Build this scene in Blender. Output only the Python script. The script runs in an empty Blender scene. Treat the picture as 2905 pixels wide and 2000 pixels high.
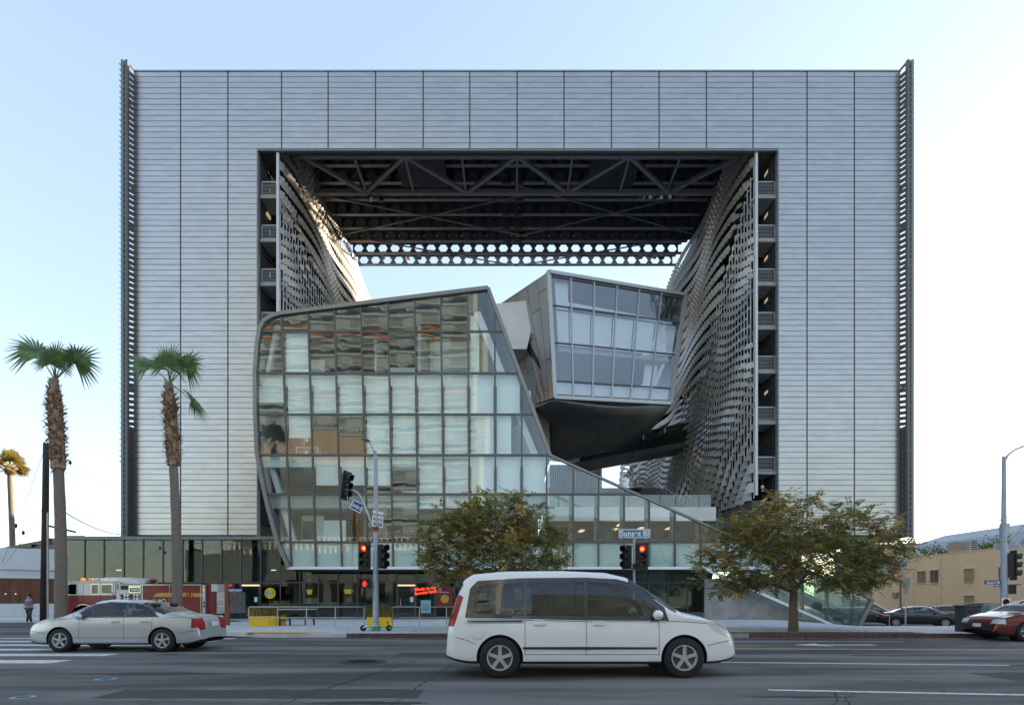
import bpy, bmesh, math, random
from mathutils import Vector, Matrix
R = math.radians
SC = bpy.context.scene
COL = SC.collection
rnd = random.Random(7)

# ---------------------------------------------------------------- camera, sky, sun, exposure
F, CX, HY, CH = 1600.0, 1452.5, 1700.0, 1.45      # focal length, axis and horizon in photo pixels; eye height
def W(px, py, Y):                                   # photo pixel at distance Y -> world point
    return Vector(((px - CX) / F * Y, Y, CH + (HY - py) / F * Y))
def WX(px, Y): return (px - CX) / F * Y
def WZ(py, Y): return CH + (HY - py) / F * Y

cd = bpy.data.cameras.new('camera'); cam = bpy.data.objects.new('camera', cd); COL.objects.link(cam)
cam.location = (0, 0, CH); cam.rotation_euler = (R(90), 0, 0)
cd.sensor_width = 36; cd.lens = 36 * F / 2905; cd.shift_y = (HY - 1000) / 2905
cd.clip_start = 0.1; cd.clip_end = 6000
SC.camera = cam

SUN_AZ, SUN_EL = 63, 8.8                            # degrees to the right of the view direction, above the horizon
world = bpy.data.worlds.new('World'); SC.world = world; world.use_nodes = True
nt = world.node_tree; nt.nodes.clear()
wo = nt.nodes.new('ShaderNodeOutputWorld'); bg = nt.nodes.new('ShaderNodeBackground')
sky = nt.nodes.new('ShaderNodeTexSky'); sky.sky_type = 'NISHITA'; sky.sun_disc = False
sky.sun_elevation = R(SUN_EL); sky.sun_rotation = R(SUN_AZ)
sky.altitude = 100; sky.air_density = 1.0; sky.dust_density = 0.7; sky.ozone_density = 1.6
hs = nt.nodes.new('ShaderNodeHueSaturation'); hs.inputs['Saturation'].default_value = 1.10; hs.inputs['Hue'].default_value = 0.512
gm = nt.nodes.new('ShaderNodeGamma'); gm.inputs[1].default_value = 0.55      # evens the sky out, as the photograph's wide tonal range does
nt.links.new(sky.outputs[0], gm.inputs[0]); nt.links.new(gm.outputs[0], hs.inputs['Color']); nt.links.new(hs.outputs[0], bg.inputs[0])
bg.inputs[1].default_value = 0.15
nt.links.new(bg.outputs[0], wo.inputs[0])
sd = bpy.data.lights.new('sun', 'SUN'); sd.energy = 2.8; sd.angle = R(0.6); sd.color = (1.0, 0.77, 0.50)
sun = bpy.data.objects.new('sun', sd); COL.objects.link(sun)
sdir = Vector((math.sin(R(SUN_AZ)) * math.cos(R(SUN_EL)), math.cos(R(SUN_AZ)) * math.cos(R(SUN_EL)), math.sin(R(SUN_EL))))
sun.rotation_euler = sdir.to_track_quat('Z', 'Y').to_euler(); sun.location = sdir * 200
SC.view_settings.view_transform = 'Standard'; SC.view_settings.look = 'None'
SC.view_settings.exposure = 2.48; SC.view_settings.gamma = 1.0; SC.view_settings.use_curve_mapping = False
try:
    SC.cycles.use_denoising = True
    SC.cycles.max_bounces = 7; SC.cycles.transparent_max_bounces = 16
    SC.cycles.glossy_bounces = 4; SC.cycles.diffuse_bounces = 3
    SC.cycles.sample_clamp_indirect = 6.0
    SC.cycles.caustics_reflective = False; SC.cycles.caustics_refractive = False
except Exception: pass

# ---------------------------------------------------------------- materials
M = {}
def mat(name, rgb, rough=0.6, metal=0.0, var=0.12, scale=4.0, bump=0.0, bscale=40.0, spec=0.5, coat=0.0, emit=None, estr=0.0, stretch=None, world_co=False, rgb2=None, trans=0.0):
    m = bpy.data.materials.new(name); m.use_nodes = True
    t = m.node_tree; b = t.nodes['Principled BSDF']
    b.inputs['Roughness'].default_value = rough; b.inputs['Metallic'].default_value = metal
    b.inputs['Specular IOR Level'].default_value = spec
    if coat: b.inputs['Coat Weight'].default_value = coat; b.inputs['Coat Roughness'].default_value = 0.06
    tc = t.nodes.new('ShaderNodeTexCoord'); mp = t.nodes.new('ShaderNodeMapping')
    if world_co:
        g = t.nodes.new('ShaderNodeNewGeometry'); t.links.new(g.outputs['Position'], mp.inputs[0])
    else:
        t.links.new(tc.outputs['Object'], mp.inputs[0])
    if stretch: mp.inputs['Scale'].default_value = stretch
    n = t.nodes.new('ShaderNodeTexNoise'); n.inputs['Scale'].default_value = scale; n.inputs['Detail'].default_value = 6
    n.inputs['Roughness'].default_value = 0.62
    t.links.new(mp.outputs[0], n.inputs[0])
    r = t.nodes.new('ShaderNodeValToRGB'); t.links.new(n.outputs[0], r.inputs[0])
    lo = [c * (1 - var) for c in rgb]; hi = [min(1, c * (1 + var)) for c in (rgb2 or rgb)]
    r.color_ramp.elements[0].position = 0.3; r.color_ramp.elements[0].color = (*lo, 1)
    r.color_ramp.elements[1].position = 0.7; r.color_ramp.elements[1].color = (*hi, 1)
    t.links.new(r.outputs[0], b.inputs['Base Color'])
    if bump:
        n2 = t.nodes.new('ShaderNodeTexNoise'); n2.inputs['Scale'].default_value = bscale; n2.inputs['Detail'].default_value = 4
        t.links.new(mp.outputs[0], n2.inputs[0])
        bp = t.nodes.new('ShaderNodeBump'); bp.inputs['Strength'].default_value = bump; bp.inputs['Distance'].default_value = 0.03
        t.links.new(n2.outputs[0], bp.inputs['Height']); t.links.new(bp.outputs[0], b.inputs['Normal'])
    if emit:
        b.inputs['Emission Color'].default_value = (*emit, 1); b.inputs['Emission Strength'].default_value = estr
    if trans:
        out = t.nodes['Material Output']; tr = t.nodes.new('ShaderNodeBsdfTranslucent'); mx = t.nodes.new('ShaderNodeMixShader')
        t.links.new(r.outputs[0], tr.inputs[0]); mx.inputs[0].default_value = trans
        t.links.new(b.outputs[0], mx.inputs[1]); t.links.new(tr.outputs[0], mx.inputs[2]); t.links.new(mx.outputs[0], out.inputs[0])
    M[name] = m
    return m
def glass(name, tint, ior=2.0, wave=0.0, wscale=0.6, rough=0.0, gl=(1, 1, 1), haze=0.0, hazecol=(.5, .6, .6)):
    m = bpy.data.materials.new(name); m.use_nodes = True; t = m.node_tree
    t.nodes.clear(); out = t.nodes.new('ShaderNodeOutputMaterial')
    tr = t.nodes.new('ShaderNodeBsdfTransparent'); tr.inputs[0].default_value = (*tint, 1)
    g = t.nodes.new('ShaderNodeBsdfGlossy'); g.inputs['Roughness'].default_value = rough; g.inputs[0].default_value = (*gl, 1)
    ge0 = t.nodes.new('ShaderNodeNewGeometry'); dt = t.nodes.new('ShaderNodeVectorMath'); dt.operation = 'DOT_PRODUCT'
    t.links.new(ge0.outputs['Incoming'], dt.inputs[0]); t.links.new(ge0.outputs['Normal'], dt.inputs[1])
    def mth(op, *ins):
        n_ = t.nodes.new('ShaderNodeMath'); n_.operation = op
        for k_, v_ in enumerate(ins):
            if isinstance(v_, (int, float)): n_.inputs[k_].default_value = v_
            else: t.links.new(v_, n_.inputs[k_])
        return n_.outputs[0]
    R0 = ((ior - 1) / (ior + 1)) ** 2
    cs = mth('MINIMUM', mth('ABSOLUTE', dt.outputs['Value']), 1.0)
    frv = mth('ADD', R0, mth('MULTIPLY', 1 - R0, mth('POWER', mth('SUBTRACT', 1.0, cs), 5.0)))
    mx = t.nodes.new('ShaderNodeMixShader')
    base = tr
    if haze:
        d = t.nodes.new('ShaderNodeBsdfDiffuse'); d.inputs[0].default_value = (*hazecol, 1)
        m2 = t.nodes.new('ShaderNodeMixShader'); m2.inputs[0].default_value = haze
        t.links.new(tr.outputs[0], m2.inputs[1]); t.links.new(d.outputs[0], m2.inputs[2]); base = m2
    if wave:
        ge = t.nodes.new('ShaderNodeNewGeometry'); n = t.nodes.new('ShaderNodeTexNoise'); n.inputs['Scale'].default_value = wscale; n.inputs['Detail'].default_value = 1.5
        t.links.new(ge.outputs['Position'], n.inputs[0])
        bp = t.nodes.new('ShaderNodeBump'); bp.inputs['Strength'].default_value = wave; bp.inputs['Distance'].default_value = 0.05
        t.links.new(n.outputs[0], bp.inputs['Height']); t.links.new(bp.outputs[0], g.inputs['Normal'])
    t.links.new(frv, mx.inputs[0]); t.links.new(base.outputs[0], mx.inputs[1]); t.links.new(g.outputs[0], mx.inputs[2])
    t.links.new(mx.outputs[0], out.inputs[0]); M[name] = m
    return m

mat('aluminium', (.445, .438, .425), .29, .9, .10, .8, bump=.015, bscale=.9, stretch=(1, 1, 4), world_co=True)
mat('joint', (.03, .03, .033), .7, 0, .2)
mat('steel_dark', (.12, .12, .125), .5, .3, .15, 3)
mat('steel_grey', (.34, .345, .36), .45, .35, .12, 3)
mat('edge_metal', (.19, .21, .215), .5, .3, .12, 3)
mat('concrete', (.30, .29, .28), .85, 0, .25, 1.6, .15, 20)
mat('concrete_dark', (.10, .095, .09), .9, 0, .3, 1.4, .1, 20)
mat('screen_back', (.022, .022, .024), .9, 0, .2)  # near black: shade behind the screens put into the colour
mat('mass', (.085, .085, .088), .8, 0, .15)
mat('deck_blue', (.035, .055, .09), .6, .1, .3, .8)
mat('screen_panel', (.44, .43, .41), .42, .3, .12, 1.2, world_co=True)
mat('fin', (.55, .56, .58), .45, .3, .06)
mat('mullion', (.10, .105, .108), .42, .5, .1)
mat('mullion_light', (.42, .43, .43), .4, .6, .08)
mat('prow_frame', (.22, .215, .21), .4, .6, .08)
mat('interior_floor', (.30, .29, .27), .7)
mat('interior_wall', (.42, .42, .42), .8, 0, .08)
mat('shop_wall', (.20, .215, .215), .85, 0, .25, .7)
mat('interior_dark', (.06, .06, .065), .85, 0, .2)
mat('slab_white', (.80, .82, .81), .6, 0, .05)
mat('blind', (.88, .88, .87), .85, 0, .03, 2)
mat('white_paint', (.80, .80, .79), .55, 0, .05)
mat('spandrel', (.50, .60, .58), .5, 0, .06, 1)
mat('box_metal', (.40, .40, .405), .40, .25, .10, .9, stretch=(1, 1, .3), world_co=True)
mat('box_light', (.62, .61, .59), .6, .3, .08, 1)
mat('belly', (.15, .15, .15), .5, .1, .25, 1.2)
mat('asphalt', (.082, .083, .087), .93, 0, .30, .9, .6, 120, spec=.25, rgb2=(.108, .109, .113))
_m = M['asphalt']; _t = _m.node_tree; _b = _t.nodes['Principled BSDF']
_g = _t.nodes.new('ShaderNodeNewGeometry'); _sp = _t.nodes.new('ShaderNodeTexNoise'); _sp.inputs['Scale'].default_value = 55; _sp.inputs['Detail'].default_value = 3
_pt = _t.nodes.new('ShaderNodeTexNoise'); _pt.inputs['Scale'].default_value = .8; _pt.inputs['Detail'].default_value = 5
_mp = _t.nodes.new('ShaderNodeMapping'); _mp.inputs['Scale'].default_value = (.16, 1, 1); _t.links.new(_g.outputs['Position'], _mp.inputs[0]); _t.links.new(_mp.outputs[0], _pt.inputs[0]); _t.links.new(_g.outputs['Position'], _sp.inputs[0])
_r1 = _t.nodes.new('ShaderNodeValToRGB'); _r1.color_ramp.elements[0].position = .40; _r1.color_ramp.elements[0].color = (.080, .079, .077, 1); _r1.color_ramp.elements[1].position = .60; _r1.color_ramp.elements[1].color = (.195, .191, .185, 1); _t.links.new(_pt.outputs[0], _r1.inputs[0])
_r2 = _t.nodes.new('ShaderNodeValToRGB'); _r2.color_ramp.elements[0].position = .35; _r2.color_ramp.elements[0].color = (.62, .62, .62, 1); _r2.color_ramp.elements[1].position = .65; _r2.color_ramp.elements[1].color = (1.35, 1.35, 1.35, 1); _t.links.new(_sp.outputs[0], _r2.inputs[0])
_mx = _t.nodes.new('ShaderNodeMix'); _mx.data_type = 'RGBA'; _mx.blend_type = 'MULTIPLY'; _mx.inputs[0].default_value = 1.0; _t.links.new(_r1.outputs[0], _mx.inputs[6]); _t.links.new(_r2.outputs[0], _mx.inputs[7]); _t.links.new(_mx.outputs[2], _b.inputs['Base Color'])
mat('asphalt_patch', (.068, .069, .072), .93, 0, .25, 30, .5, 90, spec=.25)
mat('oil_stain', (.040, .040, .042), .8, 0, .4, 6, spec=.3)
mat('asphalt_side', (.07, .072, .078), .92, 0, .2, 1.2, .35, 60)
mat('sidewalk', (.54, .55, .56), .9, 0, .14, 2, .2, 60)
mat('kerb_red', (.11, .055, .052), .85, 0, .4, 6, .2, 60)
mat('kerb', (.30, .30, .30), .9, 0, .25, 5, .2, 60)
mat('soil', (.10, .062, .045), 1, 0, .5, 30, .6, 60)
mat('paint_white', (.55, .56, .56), .8, 0, .35, 9)
mat('paint_yellow', (.62, .37, .05), .8, 0, .25, 20)
mat('paint_blue', (.17, .33, .41), .8, 0, .3, 20)
mat('crack', (.022, .022, .024), 1, 0, .3)
mat('iron', (.055, .05, .047), .6, .4, .4, 20, .4, 60)
mat('galv', (.42, .44, .46), .45, .5, .14, 3)
mat('black_metal', (.018, .018, .019), .5, 0, .2)
mat('black_plastic', (.022, .022, .024), .42, 0, .15)
mat('signal_red', (.6, .02, .01), .4, emit=(1, .02, .01), estr=0.4)
mat('signal_core', (.9, .5, .2), .4, emit=(1, .20, .05), estr=0.6)
mat('hand_red', (.6, .02, .01), .4, emit=(1, .03, .015), estr=0.3)
mat('lens_dark', (.05, .012, .01), .2)
mat('lens_green', (.01, .06, .05), .2)
mat('sign_blue', (.020, .075, .24), .45)
mat('sign_blue_light', (.09, .20, .42), .45)
mat('sign_white', (.80, .80, .80), .5)
mat('sign_grey', (.22, .24, .21), .5, .3)
mat('sign_red', (.55, .03, .03), .5)
mat('planter_yellow', (.78, .50, .012), .55, 0, .08, 3)
mat('icon_yellow', (.80, .56, .03), .5, 0, .05)
mat('neon', (.8, .1, .03), .4, emit=(1, .05, .015), estr=0.4)
mat('lamp_warm', (.8, .6, .4), .5, emit=(1, .72, .42), estr=0.16)
mat('lamp_white', (.8, .8, .8), .5, emit=(1, .93, .82), estr=0.35)
mat('fixture', (.62, .55, .42), .6, emit=(1, .8, .5), estr=0.06)
mat('poster_red', (.20, .022, .022), .6)
mat('poster_blue', (.25, .50, .58), .6, 0, .2, 6)
mat('poster_teal', (.06, .30, .28), .6, 0, .1, 6)
mat('grass_leaf', (.11, .13, .035), .7, 0, .45, 3, rgb2=(.26, .22, .07), trans=.2)
mat('snake_leaf', (.05, .10, .05), .6, 0, .4, 8)
mat('leaf_green', (.105, .142, .045), .6, 0, .4, 1.6, rgb2=(.17, .20, .065), trans=.35)
mat('leaf_mid', (.21, .215, .06), .6, 0, .4, 1.6, rgb2=(.30, .27, .08), trans=.4)
mat('leaf_yellow', (.50, .34, .04), .6, 0, .3, 2, rgb2=(.50, .32, .05), trans=.4)
mat('leaf_orange', (.52, .30, .12), .65, 0, .35, 2, rgb2=(.66, .44, .20), trans=.35)
mat('bark', (.17, .125, .10), .95, 0, .35, 8, .5, 30)
mat('palm_bark', (.20, .165, .14), .95, 0, .3, 6, .6, 30, stretch=(1, 1, 4))
mat('palm_shag', (.17, .115, .075), .95, 0, .55, 5, rgb2=(.30, .20, .13))
mat('palm_leaf', (.075, .145, .055), .5, 0, .4, 2, rgb2=(.15, .23, .08), trans=.3)
mat('palm_leaf_sunlit', (.20, .17, .03), .55, 0, .4, 2, rgb2=(.34, .25, .06), trans=.3)  # palm leaf with the golden evening sun put into its colour
mat('wood_pole', (.035, .028, .026), .95, 0, .4, 6, .3, 30, stretch=(1, 1, .1))
mat('wood_board', (.12, .045, .022), .6, 0, .4, 3, .1, 20, stretch=(1, 1, .25))
mat('rust_post', (.20, .075, .035), .9, 0, .3, 8)
mat('stucco_white', (.62, .65, .69), .9, 0, .06, 2)
mat('roof_brown', (.17, .10, .075), .95, 0, .2, 6)
mat('cream', (.92, .80, .62), .92, 0, .05, .7, .1, 40)
mat('arcade', (.20, .24, .25), .9, 0, .2, .5)
mat('cream_muted', (.55, .47, .36), .9, 0, .06, .7)  # muted cream wall colour
mat('tower_wall', (.42, .52, .58), .85, 0, .06, .6)
mat('tower_window', (.22, .27, .29), .3, 0, .3, 2)
mat('tower_slab', (.55, .65, .70), .8, 0, .05)
mat('tower_orange', (.62, .20, .07), .6)
mat('far_grey', (.45, .45, .46), .9, 0, .1, 1)
mat('far_blue', (.30, .36, .40), .7, 0, .1, 1)
mat('win_dark', (.03, .032, .036), .15, 0, .2)
mat('win_frame', (.42, .38, .32), .6)
mat('win_yellow', (.40, .34, .14), .4, 0, .2, 3)
mat('van_white', (.80, .81, .82), .35, 0, .02, coat=1.0)
mat('car_silver', (.52, .55, .58), .28, .5, .03, coat=.6)
mat('car_black', (.012, .014, .017), .22, .2, .1, coat=.9)
mat('car_grey', (.13, .115, .10), .28, .5, .05, coat=.7)
mat('car_red', (.13, .018, .02), .28, .3, .05, coat=.8)
mat('car_dark', (.05, .05, .055), .3, .3, .05, coat=.7)
mat('tyre', (.018, .018, .018), .85)
mat('rim', (.42, .43, .44), .4, .2)
mat('trim', (.02, .02, .022), .6)
mat('chrome', (.7, .7, .72), .15, 1)
mat('tail', (.30, .012, .012), .25)
mat('headlamp', (.62, .66, .7), .12, .3)
mat('plate', (.72, .73, .75), .5)
mat('fire_red', (.20, .014, .020), .35, 0, .06, coat=.4)
mat('fire_white', (.74, .74, .73), .4, 0, .03, coat=.3)
mat('fire_gold', (.60, .33, .06), .45, .2)
mat('fire_metal', (.50, .52, .54), .35, .8, .2, 6)
mat('amber', (.7, .22, .02), .3, emit=(1, .35, .03), estr=0.2)
mat('scooter_green', (.07, .50, .06), .4)
mat('bin_dark', (.045, .045, .05), .6)
mat('bin_teal', (.10, .30, .27), .6)
mat('seat_red', (.28, .03, .025), .8); mat('seat_orange', (.40, .12, .03), .8); mat('seat_dark', (.03, .03, .04), .8); mat('seat_yellow', (.40, .25, .04), .8)
mat('skin', (.42, .25, .18), .6); mat('shirt', (.16, .14, .36), .8); mat('hair', (.03, .02, .018), .7); mat('trousers', (.05, .055, .07), .8)
mat('hedge', (.05, .085, .02), .7, 0, .5, 3, rgb2=(.13, .16, .03), trans=.3)
glass('glass_prow', (.945, .99, .985), 1.66, .045, .5)
glass('glass_box', (.92, .96, .985), 2.0, .02, .4)
glass('glass_shop', (.62, .72, .71), 1.62, .06, .6)
glass('glass_stair', (.80, .92, .91), 1.7, .03, .5, haze=.08, hazecol=(.38, .56, .55))
glass('car_glass', (.42, .46, .48), 1.6)
glass('glass_rail', (.80, .90, .90), 1.7, .03, .5)
glass('glass_bridge', (.20, .26, .25), 1.7, .02, .5, haze=.25, hazecol=(.10, .14, .13))

# ---------------------------------------------------------------- mesh helpers
class MB:
    def __init__(s): s.v = []; s.f = []; s.mi = []
    def add(s, vs, fs, mi=0):
        o = len(s.v); s.v += [tuple(v) for v in vs]; s.f += [tuple(i + o for i in f) for f in fs]; s.mi += [mi] * len(fs); return s
    def box(s, x0, x1, y0, y1, z0, z1, mi=0):
        return s.add([(x0,y0,z0),(x1,y0,z0),(x1,y1,z0),(x0,y1,z0),(x0,y0,z1),(x1,y0,z1),(x1,y1,z1),(x0,y1,z1)],
                     [(0,3,2,1),(4,5,6,7),(0,1,5,4),(1,2,6,5),(2,3,7,6),(3,0,4,7)], mi)
    def bar(s, a, b, w, h, up=(0, 0, 1), mi=0):
        a, b = Vector(a), Vector(b); d = (b - a).normalized(); u = Vector(up)
        if abs(d.dot(u)) > .98: u = Vector((0, 1, 0))
        x = d.cross(u).normalized() * (w / 2); y = x.cross(d).normalized() * (h / 2)
        vs = [p + sx * x + sy * y for p in (a, b) for sx, sy in ((-1,-1),(1,-1),(1,1),(-1,1))]
        return s.add(vs, [(0,1,2,3),(7,6,5,4),(0,4,5,1),(1,5,6,2),(2,6,7,3),(3,7,4,0)], mi)
    def tube(s, pts, r, n=8, mi=0, cap=True):
        pts = [Vector(p) for p in pts]; rs = r if isinstance(r, (list, tuple)) else [r] * len(pts)
        vs = []; fs = []; prev = None
        for i, p in enumerate(pts):
            d = (pts[min(i + 1, len(pts) - 1)] - pts[max(i - 1, 0)]).normalized()
            u = prev if prev is not None else (Vector((0, 0, 1)) if abs(d.z) < .9 else Vector((1, 0, 0)))
            x = d.cross(u)
            if x.length < 1e-4: x = d.cross(Vector((0, 1, 0)))
            x.normalize(); y = x.cross(d).normalized(); prev = y
            for k in range(n):
                a = 2 * math.pi * k / n; vs.append(p + (x * math.cos(a) + y * math.sin(a)) * rs[i])
        for i in range(len(pts) - 1):
            for k in range(n):
                k2 = (k + 1) % n; fs.append((i*n+k, i*n+k2, (i+1)*n+k2, (i+1)*n+k))
        if cap: fs.append(tuple(range(n - 1, -1, -1))); fs.append(tuple((len(pts)-1)*n + k for k in range(n)))
        return s.add(vs, fs, mi)
    def prism(s, poly, off, mi=0):          # closed polygon (3D points) extruded by off
        off = Vector(off); n = len(poly); vs = [Vector(p) for p in poly] + [Vector(p) + off for p in poly]
        fs = [tuple(range(n - 1, -1, -1)), tuple(range(n, 2 * n))] + [(i, (i+1) % n, n + (i+1) % n, n + i) for i in range(n)]
        return s.add(vs, fs, mi)
    def lathe(s, prof, n=16, axis='z', c=(0, 0, 0), mi=0, cap=True):
        vs = []; fs = []
        for r, h in prof:
            for k in range(n):
                a = 2 * math.pi * k / n; x, y = r * math.cos(a), r * math.sin(a)
                p = (x, y, h) if axis == 'z' else ((x, h, y) if axis == 'y' else (h, x, y))
                vs.append((p[0]+c[0], p[1]+c[1], p[2]+c[2]))
        for i in range(len(prof) - 1):
            for k in range(n):
                k2 = (k + 1) % n; fs.append((i*n+k, i*n+k2, (i+1)*n+k2, (i+1)*n+k))
        if cap: fs.append(tuple(range(n - 1, -1, -1))); fs.append(tuple((len(prof)-1)*n + k for k in range(n)))
        return s.add(vs, fs, mi)
    def mesh(s, name, mats, smooth=False):
        me = bpy.data.meshes.new(name); me.from_pydata(s.v, [], s.f)
        for m in (mats if isinstance(mats, (list, tuple)) else [mats]): me.materials.append(M[m])
        if any(s.mi): me.polygons.foreach_set('material_index', s.mi)
        if smooth: me.polygons.foreach_set('use_smooth', [True] * len(me.polygons))
        me.update()
        return me
    def build(s, name, mats, parent=None, smooth=False, fix=False):
        me = s.mesh(name, mats, smooth)
        if fix:
            b = bmesh.new(); b.from_mesh(me); bmesh.ops.recalc_face_normals(b, faces=b.faces); b.to_mesh(me); b.free()
        return link(name, me, parent)
def link(name, me, parent=None):
    o = bpy.data.objects.new(name, me); COL.objects.link(o)
    if parent is not None: o.parent = parent
    return o
def tag(o, label=None, cat=None, group=None, kind=None):
    if label: o['label'] = label
    if cat: o['category'] = cat
    if group: o['group'] = group
    if kind: o['kind'] = kind
    return o
def empty(name, loc=(0, 0, 0), rz=0, parent=None):
    o = bpy.data.objects.new(name, None); o.empty_display_size = .3; COL.objects.link(o); o.location = loc; o.rotation_euler = (0, 0, rz)
    if parent is not None: o.parent = parent
    return o
def bx(name, m, parent, *b): return MB().box(*b).build(name, m, parent)
def text(name, body, m, parent, loc, size, rot=(R(90), 0, 0), ext=.004, ax='CENTER', bold=0.0, sx=1.0):
    c = bpy.data.curves.new(name, 'FONT'); c.body = body; c.size = size; c.extrude = ext; c.align_x = ax; c.align_y = 'CENTER'; c.offset = bold
    c.materials.append(M[m]); o = bpy.data.objects.new(name, c); COL.objects.link(o); o.location = loc; o.rotation_euler = rot; o.scale = (sx, 1, 1)
    if parent is not None: o.parent = parent
    TEXTS.append(o)
    return o
TEXTS = []
def copy_tree(o, parent=None):
    c = o.copy(); COL.objects.link(c); c.parent = parent
    for ch in list(o.children): copy_tree(ch, c)
    return c
def interp(pts, x):
    if x <= pts[0][0]: return pts[0][1]
    for (a, b), (c, d) in zip(pts, pts[1:]):
        if x <= c: return b + (d - b) * (x - a) / max(1e-9, c - a)
    return pts[-1][1]
def clip_convex(subj, clip):                # Sutherland-Hodgman in 2D, clip polygon convex
    def area(p): return sum(p[i][0]*p[(i+1)%len(p)][1]-p[(i+1)%len(p)][0]*p[i][1] for i in range(len(p)))
    if area(clip) < 0: clip = clip[::-1]
    out = list(subj)
    for i in range(len(clip)):
        a, b = clip[i], clip[(i + 1) % len(clip)]; inp = out; out = []
        if not inp: return []
        side = lambda p: (b[0]-a[0])*(p[1]-a[1]) - (b[1]-a[1])*(p[0]-a[0])
        for j in range(len(inp)):
            p, q = inp[j], inp[(j + 1) % len(inp)]; sp, sq = side(p), side(q)
            if sp >= 0: out.append(p)
            if (sp >= 0) != (sq >= 0):
                t = sp / (sp - sq); out.append((p[0]+(q[0]-p[0])*t, p[1]+(q[1]-p[1])*t))
    if len(out) < 3 or abs(area(out)) < 1e-4: return []
    res = [out[0]]
    for p in out[1:]:
        if math.dist(p, res[-1]) > 1e-4: res.append(p)
    if math.dist(res[0], res[-1]) < 1e-4: res.pop()
    return res if len(res) >= 3 else []
def inside(poly, x, z):
    c = False; n = len(poly)
    for i in range(n):
        (x1, z1), (x2, z2) = poly[i], poly[(i + 1) % n]
        if (z1 > z) != (z2 > z) and x < (x2 - x1) * (z - z1) / (z2 - z1) + x1: c = not c
    return c
def solid_poly(name, m, parent, pts, off): return MB().prism(pts, off).build(name, m, parent, fix=True)
# ================================================================ SETTING
g = MB().add([(-2500,-2500,-1.2),(2500,-2500,-1.2),(2500,2500,-1.2),(-2500,2500,-1.2)], [(0,1,2,3)]).build('ground', 'asphalt_side'); tag(g, kind='structure')
rv = [(-400,-26,0),(400,-26,0),(400,21.6,0),(-400,21.6,0), (-120,21.6,0),(-13,21.6,0),(-13,70,0),(-120,70,0),
      (16,21.6,0),(160,21.6,0),(160,36,-.45),(16,36,-.45),(16,140,-.45),(160,140,-.45)]
road = MB().add(rv, [(0,1,2,3),(4,5,6,7),(8,9,10,11),(11,10,13,12)]).build('road', 'asphalt'); tag(road, kind='structure')
swp = [(-17.2,36),(-16,30),(-14.3,25.8),(-12.4,23.2),(-10,22),(-7,21.6),(24.5,21.6),(26.5,22.6),(27.4,24.6),(27,27.7),(17,27.7),(17,60),(-17.2,60)]
sidewalk = MB().prism([(x, y, -.02) for x, y in swp], (0, 0, .17)).build('sidewalk', 'sidewalk', fix=True); tag(sidewalk, kind='structure')
pv = MB().box(-44, -17.2, 35.6, 60, -.02, .15).build('pavement', 'sidewalk'); tag(pv, kind='structure')
far_side = MB().box(-400, 400, -40, -26, -.02, .15).build('opposite_pavement', 'sidewalk'); tag(far_side, kind='structure')
# kerb stones along the far edge of the road
for i, (x0, x1, m) in enumerate([(-6.3, -3.2, 'kerb_red'), (-3.19, -.1, 'kerb_red'), (-.09, 3, 'kerb_red'), (3.01, 6, 'kerb'), (6.01, 9, 'kerb'), (9.01, 12, 'kerb_red'), (12.01, 15, 'kerb_red'), (15.01, 18, 'kerb_red'), (18.01, 21.2, 'kerb'), (21.21, 24.4, 'kerb')]):
    MB().box(x0, x1, 21.44, 21.62, -.02, .156).build('kerb_stone', m, sidewalk)
soil = MB().box(3.2, 15.8, 21.66, 22.35, .1, .165).build('planting_strip', 'soil', sidewalk)
MB().prism([(-10.6,22.06,.154),(-8.0,21.7,.154),(-7.2,22.3,.154),(-9.9,22.75,.154)], (0,0,.004)).build('tactile_pad', 'paint_yellow', sidewalk, fix=True)
# sidewalk joints (recessed dark lines as thin grooves drawn with real strips)
for x in range(-12, 26, 2):
    if x in (-8, -10): continue
    bx('joint', 'joint', sidewalk, x - .012, x + .012, 22.4, 27.6, .148, .1525)
for y in (24.2, 26.0):
    bx('joint', 'joint', sidewalk, -13.5, 26.5, y - .012, y + .012, .148, .1522)

# painted markings
def gpt(px, py, z=0.0):
    Y = F * (CH - z) / (py - HY); return Vector(((px - CX) / F * Y, Y, z))
def marking(name, pts, m):
    o = MB().prism([(p[0], p[1], .004) for p in pts], (0, 0, .003)).build(name, m, road, fix=True); return o
for yc, hw in ((13.15, .34), (14.75, .30), (16.3, .30), (17.9, .30), (19.5, .30), (20.9, .22)):
    marking('crosswalk_bar', [(-19.0, yc-hw), (-10.5+(yc-13)*.03, yc-hw), (-10.5+(yc-13)*.03, yc+hw), (-19.0, yc+hw)], 'paint_white')
def lane(name, p0, p1, w, m):
    a, b = gpt(*p0), gpt(*p1); d = (b - a).normalized(); n = Vector((-d.y, d.x, 0)) * w / 2
    marking(name, [a - n, b - n, b + n, a + n], m)
lane('lane_line', (2180, 1957), (3300, 1979), .12, 'paint_white')
lane('lane_line', (1560, 1873), (2862, 1887), .12, 'paint_white')
lane('centre_line', (1500, 1836), (3400, 1847), .11, 'paint_yellow')
lane('lane_line', (2050, 1818), (2560, 1820), .10, 'paint_white')
a0 = gpt(2250, 1829); ax, ay = a0.x, a0.y
marking('turn_arrow', [(ax, ay), (ax+1.0, ay-.55), (ax+.9, ay-.14), (ax+2.6, ay-.14), (ax+2.6, ay+.14), (ax+.9, ay+.14), (ax+1.0, ay+.55)], 'paint_white')
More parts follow.
